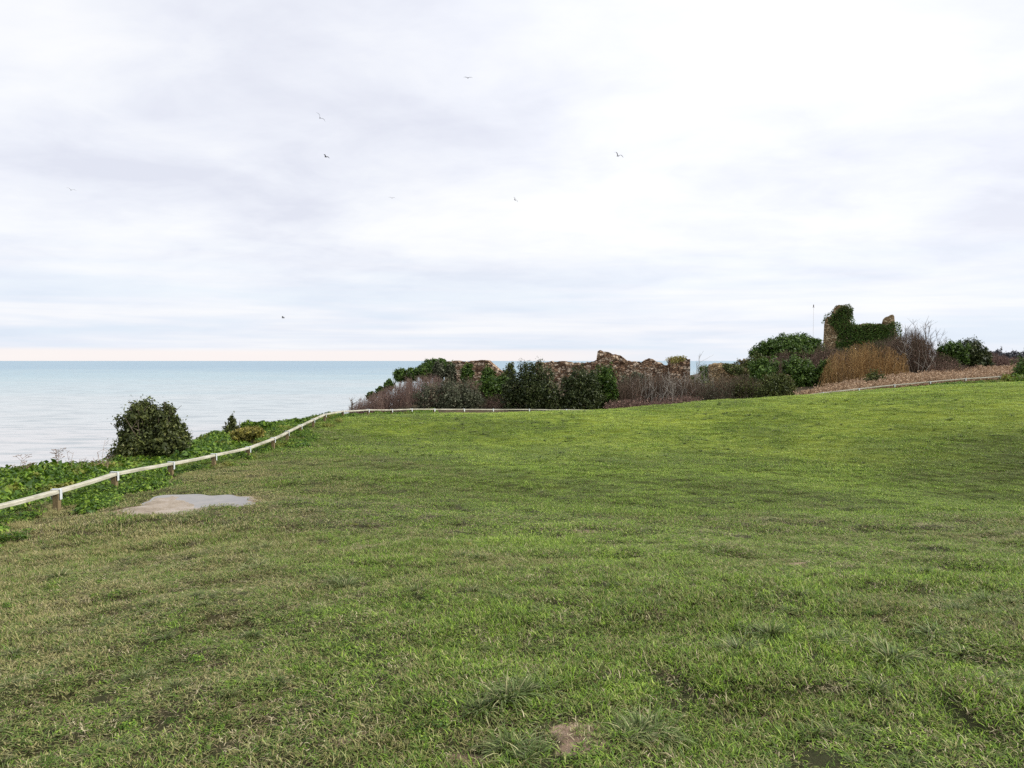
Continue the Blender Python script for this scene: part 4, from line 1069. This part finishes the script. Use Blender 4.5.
# dry stalks on the verge against the sea
for px, pt, dd, lb, k in [(57, 451, 16.5, 'dry branching flower stalk left of the other verge stalks', 0), (58.5, 452, 16.8, None, 0), (72, 452, 17, 'thin leaning dry stem right of the branching flower stalk', 1), (85, 458, 17.4, 'short dry grass stems midway along the verge', 2), (99, 452, 17.6, 'curved dry twig left of the tall verge twig', 1), (106, 440, 17.8, 'tallest thin dry twig beside the round evergreen tree', 1), (103, 455, 17.9, 'sheaf of short tan stems at the foot of the tallest twig', 2), (22, 458, 15.6, 'pale dry umbel stalk among the leafy plants nearest the viewer', 0)]:
    if lb is None: continue
    _seed[0] += 3; gg = np.random.default_rng(_seed[0])
    tp = np.array(P(px, pt, dd)); gz = zt(tp[0], dd); L = tp[2] - gz
    segs = []
    for s in range({0: 2, 1: 2, 2: 12}[k]):
        b = np.array([tp[0] + gg.normal(0, .08 if k < 2 else .16) + .05, dd + gg.normal(0, .05), gz - .1]); e = tp + np.array([gg.normal(0, .08 if k < 2 else .15), 0, -gg.random() * .3 * (s > 0) * L])
        t = np.linspace(0, 1, 6)[:, None]; pts_ = b + (e - b) * t + np.array([gg.normal(0, .12), 0, 0]) * (t * (1 - t)) * 2 + gg.normal(0, .006, (6, 3))
        segs.append((pts_, .0065 * (1 - .5 * t[:, 0])))
        for q_ in range({0: 9, 1: 3, 2: 1}[k]):
            u = gg.uniform(.6, 1); p = b + (e - b) * u
            dv = np.array([gg.normal(0, .7), gg.normal(0, .5), gg.uniform(.4, 1)]) * (.12 if k == 0 else .10)
            segs.append((np.array([p, p + dv * .6, p + dv]), np.array([.004, .003, .003])))
            if k == 0:
                for w in range(4):
                    d3 = np.array([gg.normal(0, .04), gg.normal(0, .04), .02]); segs.append((np.array([p + dv, p + dv + d3]), np.array([.003, .006])))
    V, q, T = tubes(segs); og = np.array([tp[0], dd, gz])
    o = new_mesh('dry_stalk', V - og, q, M['dry'], False, {'tint': T}); o.location = og
    tag(o, lb, 'dead plant', 'dry stalks on the cliff verge')

# ------------------------------------------------------------------ mast
mp_ = P(813, 350, 95); mt_ = P(813, 307, 95)
mast = empty('radio_mast', (mp_[0], 95, zt(mp_[0], 95)), 'thin pale mast rising behind the hill left of the tower ruin', 'mast')
zb = zt(mp_[0], 95); Hm = mt_[2] - zb
V, q, T = tubes([(np.array([[0, 0, -.1], [0, 0, Hm * .5], [0, 0, Hm]]), np.array([.016, .013, .009]))], 6)
new_mesh('pole', V, q, M['pale_bark'], True, {'tint': T}, mast)
V, q, T = tubes([(np.array([[0, 0, Hm], [0, 0, Hm + .3]]), np.array([.06, .05])), (np.array([[-.12, 0, Hm - .05], [.12, 0, Hm - .05]]), np.array([.02, .02]))], 6)
new_mesh('antenna', V, q, M['brown_twig'], True, {'tint': T}, mast)

# ------------------------------------------------------------------ gulls
def gull_mesh(flap):
    st = [(-.30, .012, .008, 0), (-.24, .05, .012, 0), (-.16, .045, .03, 0), (-.05, .062, .055, 0), (.06, .066, .062, 0), (.15, .05, .05, .01), (.20, .034, .036, .015), (.245, .034, .034, .018), (.275, .024, .024, .016), (.30, .009, .009, .010), (.335, .004, .004, .004)]
    S_ = 10; V = []; Fc = []
    for y, rx, rz, z in st:
        for k in range(S_):
            a = 2 * math.pi * k / S_; V.append((rx * math.cos(a), y, z + rz * math.sin(a)))
    for i in range(len(st) - 1):
        for k in range(S_):
            if i == 3 and k in (9, 4, 0, 5): pass
            Fc.append([i * S_ + k, i * S_ + (k + 1) % S_, (i + 1) * S_ + (k + 1) % S_, (i + 1) * S_ + k])
    Fc.append(list(range(S_))[::-1]); Fc.append([(len(st) - 1) * S_ + k for k in range(S_)])
    for sg in (-1, 1):
        prof = [(0.0, .12, -.07, .02), (.12, .12, -.08, .02 + .07 * flap), (.28, .15, -.055, .02 + .20 * flap), (.42, .13, -.05, .02 + .22 * flap), (.56, .06, -.07, .02 + .17 * flap), (.68, -.04, -.10, .02 + .10 * flap), (.73, -.12, -.13, .02 + .06 * flap)]
        b0 = len(V)
        for xx, yl, yt_, z in prof:
            th = .016 * (1 - xx / .8)
            V += [(sg * xx, yl, z), (sg * xx, (yl + yt_) / 2 + .02, z + th), (sg * xx, yt_, z - .004), (sg * xx, (yl + yt_) / 2 + .02, z - th * .4 - .003)]
        for i in range(len(prof) - 1):
            for k in range(4):
                f = [b0 + i * 4 + k, b0 + i * 4 + (k + 1) % 4, b0 + (i + 1) * 4 + (k + 1) % 4, b0 + (i + 1) * 4 + k]
                Fc.append(f if sg > 0 else f[::-1])
        e = b0 + (len(prof) - 1) * 4; Fc.append([e, e + 1, e + 2, e + 3])
    return V, Fc
gulls = [(320, 118, 95, (.2, .75, .5), 'dark gull banking steeply, wings slanting down to the right', 1.0), (326, 157, 120, (.1, .15, 1.2), 'gull gliding level just below the steeply banking one', 1.0),
         (468, 78, 130, (.05, -.05, .2), 'highest gull, seen edge on against the bright cloud', .6), (618, 156, 100, (-.3, -.6, 2.6), 'gull with raised wings alone above the fallen masonry heap', 1.3),
         (515, 200, 150, (.2, -.8, 2.4), 'faint gull tilted steeply, right of centre above the sea', 1.0), (392, 198, 170, (0, .05, .1), 'very faint small gull gliding left of the tilted one', .5),
         (71, 190, 130, (.05, .2, .6), 'lone gull far out over the sea, furthest to seaward', .9), (283, 318, 150, (.1, .1, 1.57), 'lowest gull, a dark speck not far above the horizon', 1.2)]
for px, py, d, rot, lb, fl in gulls:
    V, Fc = gull_mesh(fl)
    o = new_mesh('gull', V, Fc, M['gull'], True); o.location = P(px, py, d); o.rotation_euler = rot
    o.scale = (1.1, 1.1, 1.1)
    tag(o, lb, 'bird', 'gulls wheeling over the cliff')

# ------------------------------------------------------------------ sky and light
SUN_EL, SUN_AZ = math.radians(36), math.radians(98)   # azimuth from +Y towards +X
world = bpy.data.worlds.new('World'); bpy.context.scene.world = world; world.use_nodes = True
nt = world.node_tree; nt.nodes.clear(); nb = NB(nt)
sky = nb.n('ShaderNodeTexSky', sky_type='NISHITA'); sky.sun_disc = False; sky.sun_elevation = SUN_EL; sky.sun_rotation = SUN_AZ
sky.air_density = 1.0; sky.dust_density = 2.0; sky.ozone_density = 1.0
tc = nb.n('ShaderNodeTexCoord'); sp = nb.n('ShaderNodeSeparateXYZ'); nb.link(tc.outputs['Generated'], sp.inputs[0])
zc = nb.math('MAXIMUM', sp.outputs[2], 0.0)
den = nb.math('ADD', zc, .16)
cxy = nb.n('ShaderNodeCombineXYZ')
nb.link(nb.math('DIVIDE', sp.outputs[0], den), cxy.inputs[0]); nb.link(nb.math('DIVIDE', sp.outputs[1], den), cxy.inputs[1])
mp = nb.n('ShaderNodeMapping'); nb.link(cxy.outputs[0], mp.inputs[0]); mp.inputs['Rotation'].default_value = (0, 0, .35); mp.inputs['Scale'].default_value = (.8, 1.0, 1); mp.inputs['Location'].default_value = (8.4, 4.2, 0)
n1 = nb.noise(mp.outputs[0], .95, 5, .52, .5)
n2 = nb.noise(mp.outputs[0], 3.2, 5, .6, .3)
cl_ = nb.math('ADD', nb.math('MULTIPLY', n1, .66), nb.math('MULTIPLY', n2, .34))
ccol = nb.ramp(cl_, [(.36, (.77, .79, .885)), (.45, (.855, .875, .95)), (.52, (.92, .935, .98)), (.60, (.98, .985, 1.0)), (.70, (1.03, 1.03, 1.03))])
# streaks low down
strk = nb.n('ShaderNodeMapping'); nb.link(tc.outputs['Generated'], strk.inputs[0]); strk.inputs['Scale'].default_value = (1.5, 1.5, 26)
s1 = nb.noise(strk.outputs[0], 1.6, 4, .55, .3)
low = nb.maprange(zc, .18, .03, 0, 1)
scol = nb.ramp(s1, [(.38, (.72, .82, .95)), (.50, (.82, .87, .97)), (.62, (.94, .95, .99))])
c1 = nb.mix(nb.math('MULTIPLY', low, .72), ccol, scol)
# creamy bright band along the sea horizon, strongest to the left
seaside = nb.maprange(sp.outputs[0], .30, -.05, 0, 1)
band = nb.math('MULTIPLY', nb.maprange(nb.math('ADD', zc, nb.math('MULTIPLY', s1, .006)), .020, .013, 0, 1), nb.math('MULTIPLY', seaside, .9))
c1 = nb.mix(band, c1, (1.0, .925, .90))
# overcast sky grows brighter overhead
dt = nb.n('ShaderNodeVectorMath', operation='DOT_PRODUCT'); nb.link(tc.outputs['Generated'], dt.inputs[0]); dt.inputs[1].default_value = Vector((.35, .78, .52)).normalized()
glow = nb.maprange(dt.outputs['Value'], .80, 1.0, 0, .07)
c1 = nb.mix(1.0, c1, nb.ramp(glow, [(0, 0.0), (1, 1.0)]), 'ADD')
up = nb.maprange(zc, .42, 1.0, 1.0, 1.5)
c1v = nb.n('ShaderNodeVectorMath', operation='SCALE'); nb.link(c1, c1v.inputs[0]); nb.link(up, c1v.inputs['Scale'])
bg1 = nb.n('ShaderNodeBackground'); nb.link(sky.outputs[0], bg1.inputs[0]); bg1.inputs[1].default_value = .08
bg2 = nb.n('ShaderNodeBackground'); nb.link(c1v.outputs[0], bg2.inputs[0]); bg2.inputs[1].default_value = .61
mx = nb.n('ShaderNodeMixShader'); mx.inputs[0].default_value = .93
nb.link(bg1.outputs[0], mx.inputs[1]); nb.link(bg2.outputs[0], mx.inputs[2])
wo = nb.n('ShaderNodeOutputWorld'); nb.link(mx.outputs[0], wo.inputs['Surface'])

sl = bpy.data.lights.new('sun', 'SUN'); sl.energy = 2.6; sl.angle = math.radians(8); sl.color = (1, .96, .88)
so = bpy.data.objects.new('sun', sl); COL.objects.link(so)
dv = Vector((math.sin(SUN_AZ) * math.cos(SUN_EL), math.cos(SUN_AZ) * math.cos(SUN_EL), math.sin(SUN_EL)))
so.rotation_euler = dv.to_track_quat('Z', 'Y').to_euler()

# ------------------------------------------------------------------ camera
cam = bpy.data.cameras.new('camera'); co = bpy.data.objects.new('camera', cam); COL.objects.link(co)
cam.sensor_width = 36; cam.lens = 36 * F / W; cam.clip_start = .05; cam.clip_end = 200000
co.location = (0, 0, EYE); co.rotation_euler = (math.pi / 2 - PITCH, 0, 0)
sc = bpy.context.scene; sc.camera = co
sc.view_settings.view_transform = 'Standard'; sc.view_settings.look = 'None'; sc.view_settings.gamma = 1; sc.view_settings.exposure = .78
sc.view_settings.use_curve_mapping = False
sc.render.engine = 'CYCLES'
sc.cycles.max_bounces = 5; sc.cycles.diffuse_bounces = 2; sc.cycles.glossy_bounces = 2; sc.cycles.transmission_bounces = 2
sc.cycles.use_denoising = False
sc.cycles.sample_clamp_indirect = 4
